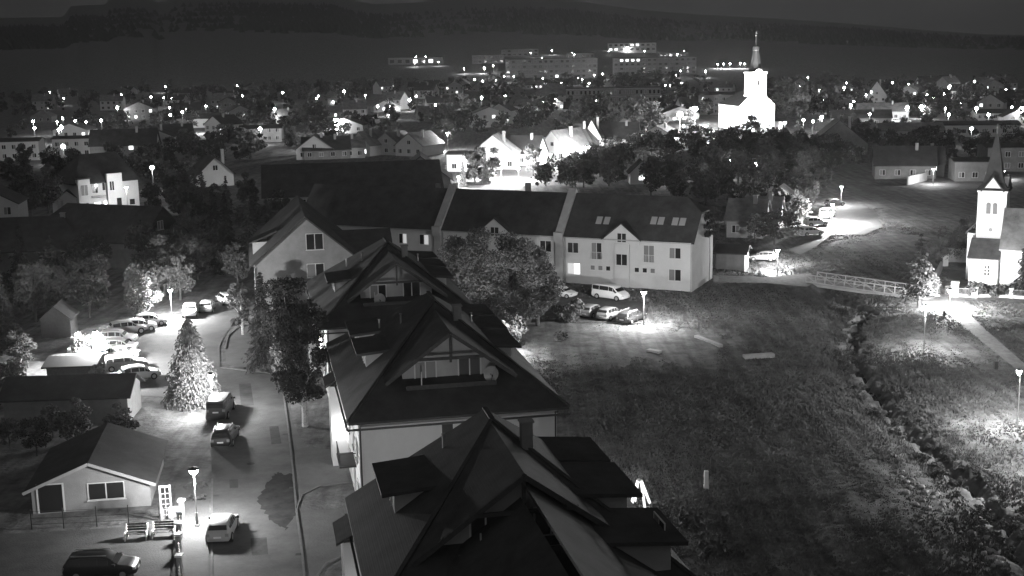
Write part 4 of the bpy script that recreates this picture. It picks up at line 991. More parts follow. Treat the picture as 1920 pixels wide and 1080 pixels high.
b = MB(); b.bar((0, 0, 0), (0, 0, 1.2), .1); b.build('post', M['dark'], t); b = MB(); b.bar((-1.6, 0, .95), (.6, .1, 1.25), .1); b.build('rail', M['dark'], t)
# garage fence behind the car
t = thing('yard_fence', 'pale pillared yard fence beside the right end house', 'fence')
fp = [G(1340, 500), G(1361, 502), G(1380, 504), G(1393, 492)]
for p in fp: b = MB(); b.box(-.18, .18, -.18, .18, -.2, 2.0); b.build('pillar', M['plaster2'], t, loc=p)
for a, c in zip(fp, fp[1:]): b = MB(); b.bar((a.x, a.y, .8), (c.x, c.y, .8), .1, 1.6); b.build('panel', M['plaster3'], t)
for a, c in zip(fp[:2], fp[1:3]): b = MB(); b.bar((a.x, a.y - .1, .15), (c.x, c.y - .1, .15), .2, .5); b.build('low_wall', M['plaster2'], t)
t = thing('roadside_wall', 'short pale wall beside the upper lamp lit road', 'wall')
a, c = G(1701, 347), G(1737, 338); b = MB(); b.bar((a.x, a.y, .8), (c.x, c.y, .8), .3, 2.2); b.build('wall', M['plaster2'], t)

def houses(poly, n, label, group, mind=16, sm=1.0):
    W = [G(*p) for p in poly]; xs = [p.x for p in W]; ys = [p.y for p in W]; got = []; tries = 0
    while len(got) < n and tries < n * 80:
        tries += 1; x, y = rnd.uniform(min(xs), max(xs)), rnd.uniform(min(ys), max(ys))
        if not inside(np.array([x]), np.array([y]), W)[0] or any(math.hypot(x - q[0], y - q[1]) < mind for q in got): continue
        if any(inside(np.array([x]), np.array([y]), P)[0] or segdist(np.array([x]), np.array([y]), P, True)[0] < 9 for P in BLOCKED): continue
        got.append((x, y)); w_, d_ = rnd.uniform(9, 15), rnd.uniform(8, 11); e = rnd.choice((3, 3.2, 5.6)); ax = rnd.choice('xy'); r_ = e + rnd.uniform(2.4, 4)
        house(label + ', ' + ('pale gabled' if ax == 'y' else 'long roofed') + (' and tall' if e > 5 else ' and low'), Vector((x, y, h1(x, y))), R(rnd.uniform(-35, 35)), w_, d_, e, r_, ax, (0, 0), rnd.choice(('plaster2', 'plaster3', 'plaster3', 'plaster')), rnd.choice(('tile', 'tile2')), .4, ((w_ * .6, d_ * .4, r_ + .6),), auto(w_, e, prob=.2, ww=1.3, hh=1.3), group=group)
houses([(0,235),(300,205),(860,200),(860,240),(500,262),(0,262)], 18, 'village house in the dark left belt', 'houses in the dark left belt')
houses([(860,205),(1300,205),(1300,235),(1180,245),(860,262)], 10, 'village house below the long pale building', 'houses below the long pale building', 15)
houses([(480,170),(860,160),(1340,150),(1340,185),(860,195)], 18, 'far house below the apartment slabs', 'houses below the apartment slabs', 24)
houses([(1430,165),(1910,160),(1915,225),(1440,215)], 22, 'far house among the right town lights', 'houses among the right town lights', 20)
houses([(0,180),(480,170),(480,200),(0,215)], 10, 'far house among the far left lights', 'houses among the far left lights', 24)

# ------------------------------------------------------------------ vehicles
PAINT = {k: mat('paint_' + k, v, .35, 0, spec=.5) for k, v in dict(white=.75, silver=.4, grey=.22, dark=.04, black=.018).items()}
TAILM = mat('tail_light', .25, .3, 0); PLATE = mat('number_plate', .8, .6, 0); HEAD = mat('headlight_glass', .6, .15, 0, spec=.8)
PROF = {
 'hatch': [(-2.05,.35,.62,.62),(-2.02,.3,.86,.90),(-1.9,.26,.95,1.0),(-1.55,.24,.96,1.40),(-.9,.22,.95,1.49),(-.1,.22,.93,1.49),(.45,.22,.91,1.38),(1.05,.22,.9,.93),(1.55,.24,.84,.86),(1.9,.28,.72,.74),(2.05,.36,.55,.56)],
 'estate': [(-2.3,.35,.62,.62),(-2.27,.3,.88,.92),(-2.2,.26,.96,1.05),(-1.95,.24,.97,1.40),(-1.2,.22,.95,1.5),(-.1,.22,.93,1.5),(.55,.22,.91,1.4),(1.2,.22,.9,.94),(1.75,.24,.84,.86),(2.15,.28,.72,.74),(2.3,.36,.55,.56)],
 'suv': [(-2.15,.45,.75,.75),(-2.12,.4,1.0,1.04),(-2.02,.36,1.08,1.14),(-1.8,.34,1.08,1.58),(-.9,.32,1.06,1.68),(-.1,.32,1.05,1.67),(.45,.32,1.03,1.56),(.95,.32,1.02,1.07),(1.6,.34,.98,1.0),(2.0,.4,.84,.86),(2.15,.48,.6,.62)],
 'van': [(-2.5,.4,.8,.8),(-2.48,.35,1.2,1.25),(-2.44,.3,1.22,1.85),(-2.35,.28,1.22,1.93),(-1.2,.26,1.22,1.97),(.3,.26,1.22,1.97),(1.0,.26,1.18,1.86),(1.75,.26,1.12,1.16),(2.15,.28,1.0,1.03),(2.42,.34,.78,.8),(2.5,.42,.6,.61)],
 'pickup': [(-2.4,.5,.8,.8),(-2.38,.45,1.0,1.02),(-1.3,.4,1.04,1.06),(-1.1,.4,1.06,1.5),(-.8,.4,1.06,1.68),(.1,.4,1.05,1.68),(.6,.4,1.03,1.55),(1.1,.4,1.02,1.07),(1.75,.42,.98,1.0),(2.25,.46,.84,.86),(2.4,.52,.62,.64)],
}
PROTO = {}
def car_proto(kind):
    P = PROF[kind]; W = {'hatch': .86, 'estate': .9, 'suv': .93, 'van': .97, 'pickup': .93}[kind]; L = P[-1][0] - P[0][0]
    def ring(x, zb, zl, zt):
        e = min(1, (abs(x) / (L / 2)) ** 4); w_ = W * (1 - .14 * e); wr = w_ * (.78 if zt - zl > .2 else .93)
        if kind == 'van': wr = w_ * (.9 if zt - zl > .2 else .95)
        return [(x, -w_ * .9, zb), (x, -w_, zb + .14), (x, -w_ * 1.0, (zb + zl) / 2 + .1), (x, -w_ * .97, zl), (x, -wr, zt - .05 * (zt - zl > .2)), (x, -wr * .86, zt),
                (x, wr * .86, zt), (x, wr, zt - .05 * (zt - zl > .2)), (x, w_ * .97, zl), (x, w_ * 1.0, (zb + zl) / 2 + .1), (x, w_, zb + .14), (x, w_ * .9, zb)]
    rg = [ring(*p) for p in P]; b = MB(); n = 12
    for i, r in enumerate(rg):
        b.v += r
        if i:
            for j in range(n): a, c = (i - 1) * n + j, (i - 1) * n + (j + 1) % n; b.f.append((a, c, c + n, a + n))
    b.f.append(tuple(range(n - 1, -1, -1))); b.f.append(tuple(range((len(P) - 1) * n, len(P) * n)))
    body = b.mesh('body', PAINT['white']); body.polygons.foreach_set('use_smooth', [True] * len(body.polygons))
    out = [('body', body, None)]
    def mk(nm, bb, m): out.append((nm, bb.mesh(nm, m), None))
    # glazing follows the body sections
    def off(p, d): return (p[0] + d[0], p[1] + d[1], p[2] + d[2])
    gi = [i for i in range(1, len(P)) if P[i][3] - P[i][2] > .25]; i0, i1 = gi[0], gi[-1]
    g = MB(); a, c = rg[i1], rg[i1 + 1]
    m_ = lambda p, q, t: tuple(p[k] * (1 - t) + q[k] * t for k in range(3))
    q = [m_(c[4], a[4], .1), m_(c[7], a[7], .1), m_(c[7], a[7], .95), m_(c[4], a[4], .95)]
    g.add([(x + .015, y * .93, z + .02) for x, y, z in q], [(0, 1, 2, 3)]); mk('windscreen', g, M['glass'])
    g = MB(); a, c = rg[i0], rg[i0 - 1]; q = [m_(c[4], a[4], .12), m_(c[7], a[7], .12), m_(c[7], a[7], .9), m_(c[4], a[4], .9)]
    g.add([(x - .02, y * .9, z + .02) for x, y, z in q], [(3, 2, 1, 0)]); mk('rear_window', g, M['glass'])
    for s in (0, 1):
        g = MB(); lo = 3 if s == 0 else 8; hi = 4 if s == 0 else 7; sg = -.014 if s == 0 else .014
        ii = list(range(i0, i1 + 1))
        pts = [m_(rg[i][lo], rg[i][hi], .1) for i in ii] + [m_(rg[i1 + 1][lo], rg[i1][hi], .25)] + [m_(rg[i][lo], rg[i][hi], .9) for i in reversed(ii)]
        for k in range(len(ii) - 1):
            p0, p1 = m_(rg[ii[k]][lo], rg[ii[k]][hi], .1), m_(rg[ii[k + 1]][lo], rg[ii[k + 1]][hi], .1)
            p2, p3 = m_(rg[ii[k + 1]][lo], rg[ii[k + 1]][hi], .88), m_(rg[ii[k]][lo], rg[ii[k]][hi], .88)
            g.add([(x + .03 * (j in (0, 3)) - .03 * (j in (1, 2)), y + sg, z) for j, (x, y, z) in enumerate((p0, p1, p2, p3))], [(0, 1, 2, 3)])
        p0, p1, p3 = m_(rg[i1][lo], rg[i1][hi], .1), m_(rg[i1 + 1][lo], rg[i1][lo], .25), m_(rg[i1][lo], rg[i1][hi], .85)
        g.add([(x + .03, y + sg, z) for x, y, z in (p0, p1, p3)], [(0, 1, 2)])
        mk('side_window', g, M['glass'])
    wx = L / 2 * .62; r = .33 if kind in ('hatch', 'estate') else .38
    wh = []
    for x in (-wx, wx * 1.03):
        for s in (-1, 1):
            b = MB(); y = s * (W - .02); b.tube([(0, -.11, 0), (0, .11, 0)], [r, r], 18); ty = b.mesh('tyre', M['rubber'])
            b = MB(); b.tube([(0, -.125, 0), (0, .125, 0)], [r * .6, r * .6], 12); rm = b.mesh('rim', M['rim'])
            out.append(('wheel', ty, ((x, y - s * .06, r), rm)))
    xf, xr = P[-1][0], P[0][0]; zf = P[-2][2]; zr = P[1][2]
    for s in (-1, 1):
        b = MB(); b.box(xf - .2, xf - .04, s * W * .72 - .17, s * W * .72 + .17, zf - .14, zf - .0); mk('headlight', b, HEAD)
        b = MB(); b.box(xr + .0, xr + .12, s * W * .74 - .12, s * W * .74 + .12, zr - .22, zr + .0); mk('tail_light', b, TAILM)
        b = MB(); b.box(P[i1 + 1][0] - .35, P[i1 + 1][0] - .15, s * (W + .1) - .09, s * (W + .1) + .09, P[i1 + 1][2] + .02, P[i1 + 1][2] + .17); mk('mirror', b, M['dark'])
    b = MB(); b.box(xr - .03, xr + .01, -.26, .26, zr - .32, zr - .2); mk('number_plate', b, PLATE)
    b = MB(); b.box(xf - .02, xf + .02, -.26, .26, .45, .56); mk('number_plate', b, PLATE)
    if kind in ('estate', 'suv'):
        for s in (-1, 1): b = MB(); zz = P[4][3] + .04; b.bar((P[3][0] + .2, s * W * .68, zz), (P[6][0] - .1, s * W * .68, zz - .02), .05); mk('roof_rail', b, M['metal'])
    return out
def car(kind, px, hd, label, paint='silver', group=None, name='parked_car', cat='car', loc=None):
    if kind not in PROTO: PROTO[kind] = car_proto(kind)
    p = loc or G(*px); t = thing(name, label, cat, (p.x, p.y, max(0.02, p.z) if p.z > -.5 else p.z), R(hd), group)
    for nm, me, ex in PROTO[kind]:
        o = link(nm, me, t)
        if nm == 'body': o.material_slots[0].link = 'OBJECT'; o.material_slots[0].material = PAINT[paint]
        if ex: o.location = ex[0]; link('rim', ex[1], o)
    return t
# heading: 0 = nose to the right, 90 = nose away from the viewer
car('hatch', (418, 1003), 93, 'pale hatchback with a bright white roof parked below the near lamp', 'silver')
car('estate', (423, 828), 92, 'black car showing tail lights and plate on the dark road', 'black')
car('van', (414, 778), 93, 'dark boxy van just under the glowing spruce', 'dark', name='parked_van', cat='van')
car('pickup', (358, 592), 100, 'white pickup with dark rear window beside the second lamp', 'white')
car('hatch', (389, 583), 97, 'silver hatchback seen from behind between the pickup and the last car', 'silver')
car('estate', (424, 568), 118, 'white car half behind the branches at the top of the street', 'white')
car('suv', (240, 626), 28, 'grey estate at the back of the bright car park', 'silver')
car('hatch', (262, 620), 20, 'white car tucked behind the grey estate in the bright car park', 'white')
car('hatch', (282, 610), 16, 'farthest white car of the bright car park', 'white')
for i, (px, hd, kd, pt, lb) in enumerate([((222, 645), 5, 'suv', 'white', 'white car just before the grey estate in the glare'), ((224, 659), 6, 'hatch', 'white', 'second white car of the glaring car park row'),
    ((227, 673), 8, 'hatch', 'white', 'third white car of the glaring row with a thin dark window'), ((234, 692), 24, 'estate', 'grey', 'dark windowed estate near the front of the glaring row'), ((262, 711), 26, 'hatch', 'white', 'front car of the glaring row beside the spruce')]):
    car(kd, px, hd, lb, pt, 'cars in the glaring car park')
car('estate', (193, 1078), 4, 'black estate car in the dark yard at the bottom left', 'black')
a, c = G(1118, 561), G(1168, 568); hv = math.degrees(math.atan2(c.y - a.y, c.x - a.x))
car('van', (1145, 561), hv, 'white minibus with dark side windows before the row houses', 'white', name='minibus', cat='minibus')
car('hatch', (1053, 557), hv + 6, 'white car peeping out from behind the big bushes', 'white')
car('hatch', (1077, 590), 60, 'dark car mostly hidden by the pale bush', 'dark')
car('hatch', (1110, 592), 58, 'dark glossy hatchback first beside the pale bush', 'grey')
car('hatch', (1143, 597), 56, 'grey hatchback in the middle of the meadow side row', 'grey')
car('estate', (1184, 603), 54, 'dark estate with bright roof rails nearest the meadow', 'dark')
car('hatch', (1429, 492), 168, 'silver hatchback parked sideways beside the yard fence', 'grey')
car('hatch', (1521, 441), 15, 'small pale car at the near end of the lit side road', 'silver')
car('suv', (1530, 424), 10, 'white glaring car in the lit side road', 'white')
car('van', (1551, 408), 60, 'white van under the overhanging side road lamp', 'white', name='parked_van', cat='van')
car('hatch', (1565, 386), 20, 'dark car at the far end of the lit side road', 'dark')
car('hatch', (1680, 230), 0, 'left one of two pale cars under the far right lamp', 'white'); car('hatch', (1697, 230), 0, 'right one of two pale cars under the far right lamp', 'white')

# ------------------------------------------------------------------ lamps
LK = 5.0
def glow(parent, z, power, r=.25, xy=(0, 0)):
    l = bpy.data.lights.new('lamp_light', 'POINT'); l.energy = power * LK; l.shadow_soft_size = r; o = link('lamp_light', l, parent); o.location = (xy[0], xy[1], z)
def lamp(head, base, power, label, arm=(0, 0), r=.28, aim=None, kind='lamp', group='street lamps standing near the houses'):
    p = G(*base); d = ray(*head); k = math.hypot(p.x, p.y) / math.hypot(d.x, d.y); z = CAMZ + d.z * k - p.z; z = max(z, 1.5)
    dx = d.x * k - p.x
    t = thing('street_lamp', label, 'street lamp', p, 0, group)
    b = MB(); b.tube([(0, 0, -.3), (0, 0, 1.0), (0, 0, 1.02), (0, 0, z - .25)], [.09, .085, .06, .045], 8); b.build('pole', M['metal'], t)
    b = MB(); b.box(-.14, .14, -.14, .14, -.1, .12); b.build('base', M['conc'], t)
    if abs(arm[0]) > .01:
        b = MB(); b.bar((0, 0, z - .3), (arm[0], arm[1], z - .02), .05); b.build('arm', M['metal'], t)
    ax, ay = arm
    b = MB(); b.tube([(ax, ay, z - .2), (ax, ay, z - .05), (ax, ay, z + .2)], [.07, r * .75, r], 12); b.build('lantern', M['lamp'], t, smooth=True)
    b = MB(); b.tube([(ax, ay, z + .203), (ax, ay, z + .27), (ax, ay, z + .36)], [r * 1.15, r * 1.0, .04], 12); b.build('lantern_cap', M['dark'], t)
    if aim:
        l = bpy.data.lights.new('lamp_light', 'SPOT'); l.energy = power * LK; l.spot_size = R(168); l.spot_blend = .2; l.shadow_soft_size = .2
        o = link('lamp_light', l, t); o.location = (ax, ay, z - .45); o.rotation_euler = Vector(aim).to_track_quat('-Z', 'Y').to_euler()
    else: glow(t, z - .45, power, .3, (ax, ay))
    return t
lamp((370, 884), (370, 986), 1350, 'street lamp with glaring head beside the lower left pavement', arm=(0, 0), r=.36)
lamp((322, 545), (323, 601), 3800, 'tall lit lamp behind the top of the bright car park', r=.3)
lamp((181, 624), (185, 697), 7000, 'slim lamp at the left side of the glaring car park', r=.26, aim=None)
lamp((393, 705), (400, 778), 1500, 'lamp shining through the weeping spruce beside the dark van', r=.3)
lamp((1458, 470), (1457, 516), 1800, 'ball headed lamp beside the footpath before the footbridge', r=.34)
lamp((1580, 351), (1577, 386), 1600, 'lamp at the top of the lit side road', r=.34)
lamp((1751, 318), (1749, 346), 900, 'lamp on the upper road left of the small church', r=.34)
lamp((1736, 576), (1732, 658), 1100, 'tall lamp on the creek slope before the church path', r=.22)
lamp((2035, 770), (2030, 905), 2800, 'added unseen lamp just outside the right edge of the view beside the creek slope', r=.25)  # added out of view to light the creek stones and slope
lamp((1777, 545), (1780, 582), 4200, 'low lamp glaring over the church path at the bridge end', r=.4)
lamp((1917, 700), (1907, 806), 1800, 'tall lamp on the grass slope at the right edge', arm=(0, .3), r=.24)
lamp((1881, 322), (1881, 337), 900, 'short lamp right of the small church spire', r=.25)
lamp((1556, 384), (1560, 420), 12000, 'overhanging lamp above the white van in the side road', r=.34)
lamp((1201, 549), (1207, 612), 2300, 'round white ball lamp hanging before the minibus', r=.36)
lamp((938, 625), (938, 668), 1300, 'lamp hidden behind the dormers of the middle block', r=.3)
lamp((1232, 307), (1232, 340), 1300, 'lamp alone among the garden trees left of the hill', r=.4)
lamp((940, 306), (940, 338), 14000, 'biggest glaring lamp before the pale roofed village house', r=.75)
lamp((970, 316), (972, 340), 4000, 'lower glaring lamp right of the biggest one', r=.55)
lamp((1032, 290), (1032, 316), 7000, 'glaring lamp before the long grey roofed house', r=.55)
lamp((1103, 275), (1103, 304), 12000, 'glaring lamp before the steep white gable', r=.75)
lamp((840, 250), (840, 285), 6000, 'lamp standing above the barn wing roofs', r=.5)
lamp((632, 242), (633, 282), 6000, 'lower one of the two lamps above the barn', r=.5)
lamp((240, 352), (240, 397), 700, 'lamp glaring before the white house with bays', r=.4)
lamp((1320, 236), (1322, 262), 13000, 'glaring lamp at the left foot of the floodlit church', r=1.0)
lamp((860, 332), (860, 356), 3500, 'lamp behind the firewall top of the row houses', r=.4)
lamp((28, 412), (28, 446), 900, 'small lamp against the bright wall at the left edge', r=.25)
# wall lamps
def wall_lamp(p, label, power, sz=(.1, .1, .5), off=(-.25, -.25)):
    t = thing('wall_lamp', label, 'lamp', p); b = MB(); b.box(-sz[0], sz[0], -sz[1], sz[1], -sz[2], sz[2]); b.build('tube', M['soft'], t)
    b = MB(); b.box(-sz[0] - .03, sz[0] + .03, sz[1] + .002, sz[1] + .12, -sz[2] * .4, sz[2] * .4); b.build('bracket', M['dark'], t); glow(t, 0, power, .15, off)
wall_lamp(onblock(-.45, 3.0, 5.4, 1), 'upright bright tube lamp on the farthest block street wall', 120, (.12, .12, .7))
wall_lamp(onblock(14.5, 1.2, 3.6, 0), 'small lamp on the meadow side of the middle block', 420, (.1, .1, .15), (.5, 0))
wall_lamp(onblock(-.3, 8.0, 3.2, -1), 'small lamp on the street side of the nearest block', 35, (.08, .08, .12))
wall_lamp(onblock(4.5, 15.4, 6.8, -1), 'lamp on the rear wall of the nearest block facing the middle block', 420, (.1, .1, .15))
wall_lamp(onblock(-.3, 12.0, 3.2, 0), 'small lamp on the street side of the middle block', 30, (.08, .08, .12))
# lamps that wash the small church
for (px, lb) in (((1880, 556), 'ground floodlight before the small church nave'), ((1812, 552), 'ground floodlight beside the churchyard gate')):
    p = G(*px); t = thing('church_floodlight', lb, 'floodlight', p); b = MB(); b.box(-.2, .2, -.12, .12, .1, .4); b.build('housing', M['dark'], t)
    b = MB(); b.box(-.17, .17, .122, .14, .13, .37); b.build('lens', M['lamp'], t)
    l = bpy.data.lights.new('floodlight_beam', 'SPOT'); l.energy = 5000; l.spot_size = R(80); l.spot_blend = .5; l.shadow_soft_size = .2
    o = link('floodlight_beam', l, t); o.location = (0, .3, .4); v = Vector((LC.x + 4, LC.y + 3, 8)) - (p + o.location); o.rotation_euler = v.to_track_quat('-Z', 'Y').to_euler()

# distant lamps: head pixel, light power, size
def Ghead(px, py, hz):
    d = ray(px, py); lo = 200; t = 200
    while t < 5000:
        x, y = d.x * t, d.y * t
        if CAMZ + d.z * t <= h1(x, y) + hz: break
        t *= 1.01
    return Vector((d.x * t, d.y * t, h1(d.x * t, d.y * t)))
FARL = [(118,272,2),(220,203,2),(310,160,2),(445,160,2),(342,212,1),(386,200,1),(396,222,5),(488,240,2),(515,207,2),(630,221,3),(645,169,2),(708,196,2),(768,188,2),(780,177,1),(828,184,3),(833,200,3),(903,183,2),(1035,95,2),
 (1018,144,2),(1060,131,2),(1082,132,2),(1092,131,2),(1130,137,2),(1234,136,2),(1172,188,2),(1275,215,3),(1303,203,3),(1323,134,2),(1346,118,3),(1357,118,3),(1369,118,3),(1388,118,3),(1396,119,2),(1515,146,2),(1541,149,2),(1583,165,2),(1587,152,1),
 (1541,214,2),(1595,198,2),(1624,178,1),(1634,174,1),(1701,203,3),(1704,156,1),(1728,195,3),(1738,179,2),(1749,180,2),(1757,180,2),(1770,172,2),(1780,163,3),(1783,158,2),(1803,188,1),(1831,206,2),(1886,168,1),(1916,206,2),(1822,240,1),
 (778,116,2),(822,114,2),(780,107,1),(798,107,1),(1148,89,3),(1176,91,3),(1210,90,1),(1228,90,1),(1270,103,2),(1283,94,1),(908,127,3),(925,125,1),(870,128,2),(890,147,2),(905,150,2),(930,148,2),(945,143,2),(1073,98,1),(283,183,1),(307,184,1),(321,183,1),(455,181,1),(443,181,2),(285,314,1),(400,293,1),(1282,240,1),(1418,306,1),(1370,291,1),(1164,146,1),(1268,138,1),(1278,154,1),
 (65,244,1),(110,245,1),(115,240,2),(184,245,1),(193,243,2),(107,227,1),(62,228,1),(161,226,1),(190,229,1)]
for box in ((930,1300,96,150,16,1),(860,1330,150,200,10,1),(480,860,165,215,8,1),(1440,1910,150,235,16,1),(60,420,165,235,8,1)):
    for _ in range(box[4]): FARL.append((rnd.uniform(box[0], box[1]), rnd.uniform(box[2], box[3]), box[5]))  # invented minor lamps at random spots, added to fill out the town glow
LAB = [(0, 200, 'tiny street lamp in the cluster of lights at the far left'), (200, 480, 'sparkling street lamp among the far left roofs'), (480, 860, 'sparkling street lamp in the dark gardens behind the barn'),
       (860, 1330, 'street lamp shining near the far apartment slabs'), (1330, 1420, 'lamp of the bright row left of the church spire'), (1420, 2000, 'sparkling street lamp in the dark right part of the town')]
lampmesh = {}
def lamp_meshes(k):
    if k not in lampmesh:
        r = (.42, .62, .85)[k]; b = MB(); b.tube([(0, 0, -.5), (0, 0, 5.8)], [.12, .07], 6); pm = b.mesh('pole', M['metal'])
        b = MB(); b.ball((0, 0, 6.1), r, 10, 6); lm = b.mesh('lantern', M['farlamp']); b = MB(); b.tube([(0, 0, 6.1 + r * .96), (0, 0, 6.2 + r)], [r * .8, .05], 8); lampmesh[k] = (pm, lm, b.mesh('lantern_cap', M['dark']))
    return lampmesh[k]
for (px, py, s) in FARL:
    p = Ghead(px, py, 6.1); lab = next(l for a, b_, l in LAB if a <= px < b_); D = p.length
    t = thing('street_lamp', lab, 'street lamp', p, 0, 'far street lamps: ' + lab.split(' ', 2)[2])
    pm, lm, cm = lamp_meshes(0 if s == 1 else (1 if s == 2 else 2)); link('pole', pm, t); link('lantern', lm, t); link('lantern_cap', cm, t)
    k_ = rnd.uniform(.6, 1.25); t.scale = (k_, k_, rnd.uniform(.75, 1.1))
    glow(t, 5.0, (200, 900, 2200, 5000, 9000)[s - 1] * min(3, max(.6, D / 600)), .4)

# ------------------------------------------------------------------ trees
def leaves(cent, rad, N, size, rs, shell=.55, flat=1.0, droop=0):
    """N small quads spread through ellipsoidal clumps"""
    c = np.array(cent)[rs.randint(0, len(cent), N)]; r = np.array(rad)
    d = rs.normal(size=(N, 3)); d /= np.linalg.norm(d, axis=1)[:, None]; q = (shell + (1 - shell) * rs.rand(N)) ** .8
    P = c[:, :3] + d * c[:, 3:4] * q[:, None] * r
    a = rs.normal(size=(N, 3)); a[:, 2] *= flat; a /= np.linalg.norm(a, axis=1)[:, None]; b = rs.normal(size=(N, 3)); b -= a * (a * b).sum(1)[:, None]; b /= np.linalg.norm(b, axis=1)[:, None]
    if droop: a[:, 2] -= droop; a /= np.linalg.norm(a, axis=1)[:, None]
    s = size * rs.uniform(.6, 1.3, N)[:, None]
    return np.stack([P - a * s, P - b * s * .55, P + a * s, P + b * s * .55], 1).reshape(-1, 3)
def broad(seed, h_=10, w_=6, N=3500, size=.26, clumps=26, m='leaf', bark='bark', low=.22):
    rs = np.random.RandomState(seed); cs = []
    for i in range(clumps):
        z = rs.uniform(low + .12, .93); prof = math.sin(math.pi * min(1, max(.08, (z - low * .6) / (1.08 - low * .6)))) ** .6
        a = rs.uniform(0, 6.28); r = w_ / 2 * prof * math.sqrt(rs.uniform(.05, 1)) * .82
        cs.append((r * math.cos(a), r * math.sin(a), z * h_, w_ * rs.uniform(.12, .21)))
    V = leaves(cs, (1, 1, .8), N, size, rs, .35); F = np.arange(len(V)).reshape(-1, 4); crown = npmesh('crown', V, F, M[m])
    b = MB(); b.tube([(0, 0, -.5), (.05, 0, h_ * .25), (-.1, .1, h_ * .55), (0, 0, h_ * .8)], [h_ * .026, h_ * .02, h_ * .013, .03], 7)
    for c in cs[:10]: b.tube([(0, 0, min(c[2] * .6, h_ * .5)), (c[0] * .5, c[1] * .5, c[2] * .82), (c[0], c[1], c[2])], [h_ * .009, h_ * .006, .015], 5)
    return b.mesh('trunk', M[bark]), crown
def conifer(seed, h_=10, w_=4.5, tiers=22, per=13, leaf=.22, m='needle', gap=.0, droop=.35, dens=16, low=.08, power=.9):
    rs = np.random.RandomState(seed); V = []
    for t in range(tiers):
        f = (t + .5) / tiers; z = h_ * (low + (1 - low) * f); r = w_ / 2 * (1 - f) ** power * rs.uniform(.85, 1.15) + .12
        for k in range(max(4, int(per * (1 - f * .5)))):
            a = rs.uniform(0, 6.28); rr = r * rs.uniform(.7, 1.1); n = max(3, int(dens * rr / (w_ / 2)) + 2)
            s = rs.uniform(.12 if gap == 0 else .05, 1, n); 
            x = np.cos(a) * rr * s + rs.normal(0, .06 + .08 * rr, n) * np.sin(a); y = np.sin(a) * rr * s + rs.normal(0, .06 + .08 * rr, n) * np.cos(a)
            zz = z - droop * rr * s ** 1.5 + rs.normal(0, .05, n) - rs.rand(n) * .25 * (rr)
            P = np.stack([x, y, zz], -1); d = np.array([math.cos(a), math.sin(a), -.35 - droop])[None] + rs.normal(0, .35, (n, 3)); d /= np.linalg.norm(d, axis=1)[:, None]
            b_ = rs.normal(size=(n, 3)); b_ -= d * (d * b_).sum(1)[:, None]; b_ /= np.linalg.norm(b_, axis=1)[:, None]; sz = leaf * rs.uniform(.7, 1.4, n)[:, None]
            V.append(np.stack([P - d * sz, P - b_ * sz * .45, P + d * sz * 1.2, P + b_ * sz * .45], 1).reshape(-1, 3))
    V = np.concatenate(V); F = np.arange(len(V)).reshape(-1, 4); crown = npmesh('crown', V, F, M[m])
    b = MB(); b.tube([(0, 0, -.5), (0, 0, h_ * .5), (0, 0, h_ * .97)], [h_ * .018 + .04, h_ * .012, .02], 7); return b.mesh('trunk', M['bark']), crown
def tree(meshes, p, label, group=None, s=1.0, name='tree', cat='tree', rz=None, sx=1.0):
    t = thing(name, label, cat, p, rnd.uniform(0, 6.28) if rz is None else rz, group); t.scale = (s * sx, s * sx, s)
    if meshes[0]: link('trunk', meshes[0], t)
    link('crown', meshes[1], t); return t
# individual near trees
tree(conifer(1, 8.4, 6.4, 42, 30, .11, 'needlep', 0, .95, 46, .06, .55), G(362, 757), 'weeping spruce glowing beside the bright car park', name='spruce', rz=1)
tree(conifer(2, 10.5, 4.4, 30, 18, .14, 'needle', 0, .4, 30, .1), G(497, 694), 'dark spruce at the corner of the traffic island', name='spruce')
tree(broad(3, 11.6, 5.4, 18000, .13, 56, 'leafd', 'birch', .1), G(572, 800), 'tall loose birch nearest the middle block street wall', name='birch')
tree(broad(4, 11.5, 5.2, 15000, .13, 48, 'leafd', 'birch', .06), G(542, 728), 'tall birch before the plain gabled block', name='birch')
tree(broad(5, 6.5, 3.2, 4500, .15, 20, 'leafp', 'birch', .12), G(455, 628), 'lamp lit young tree at the top of the street', name='birch')
tree(broad(6, 6.0, 3.6, 5000, .16, 20, 'leafp', 'bark', .05), G(545, 745), 'pale bushy shrub beside the street kerb', name='shrub', cat='shrub')
for i, (px, h_, w_, lb) in enumerate([((878, 628), 12.6, 8.5, 'big round bushy tree left of the pair before the row houses'), ((960, 622), 11.6, 8.0, 'big round bushy tree in the middle before the row houses'), ((1008, 612), 10.2, 6.0, 'bushy tree at the right end of the clump before the row houses')]):
    tree(broad(10 + i, h_, w_, 24000, .13, 60, 'leafp', 'bark', .04), G(*px), lb, 'bushy trees before the row houses', name='bushy_tree')
for i, (px, h_, w_, lb) in enumerate([((905, 640), 4.5, 5.5, 'lamp lit bush beside the middle block roof'), ((945, 650), 3.6, 5.0, 'low lit bush right of the block dormers'), ((1068, 602), 2.4, 4.2, 'pale rounded bush beside the hidden dark car'), ((868, 560), 5, 5, 'pale bush above the farthest block eave')]):
    tree(broad(20 + i, h_, w_, 4500, .16, 18, 'leafp', 'bark', .0), G(*px), lb, name='bush', cat='bush')
tree(conifer(7, 9.5, 4.6, 15, 11, .16, 'needle', 1, .25, 34, .2, .8), G(1722, 578), 'thin dark pine with bare trunk before the church gate', name='pine_tree')
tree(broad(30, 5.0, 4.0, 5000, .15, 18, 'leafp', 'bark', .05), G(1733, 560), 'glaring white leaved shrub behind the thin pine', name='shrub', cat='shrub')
tree(conifer(8, 12.5, 5.6, 30, 16, .22, 'needle', 0, .3, 20, .03), G(1936, 556), 'tall dark spruce before the small church nave', name='spruce')
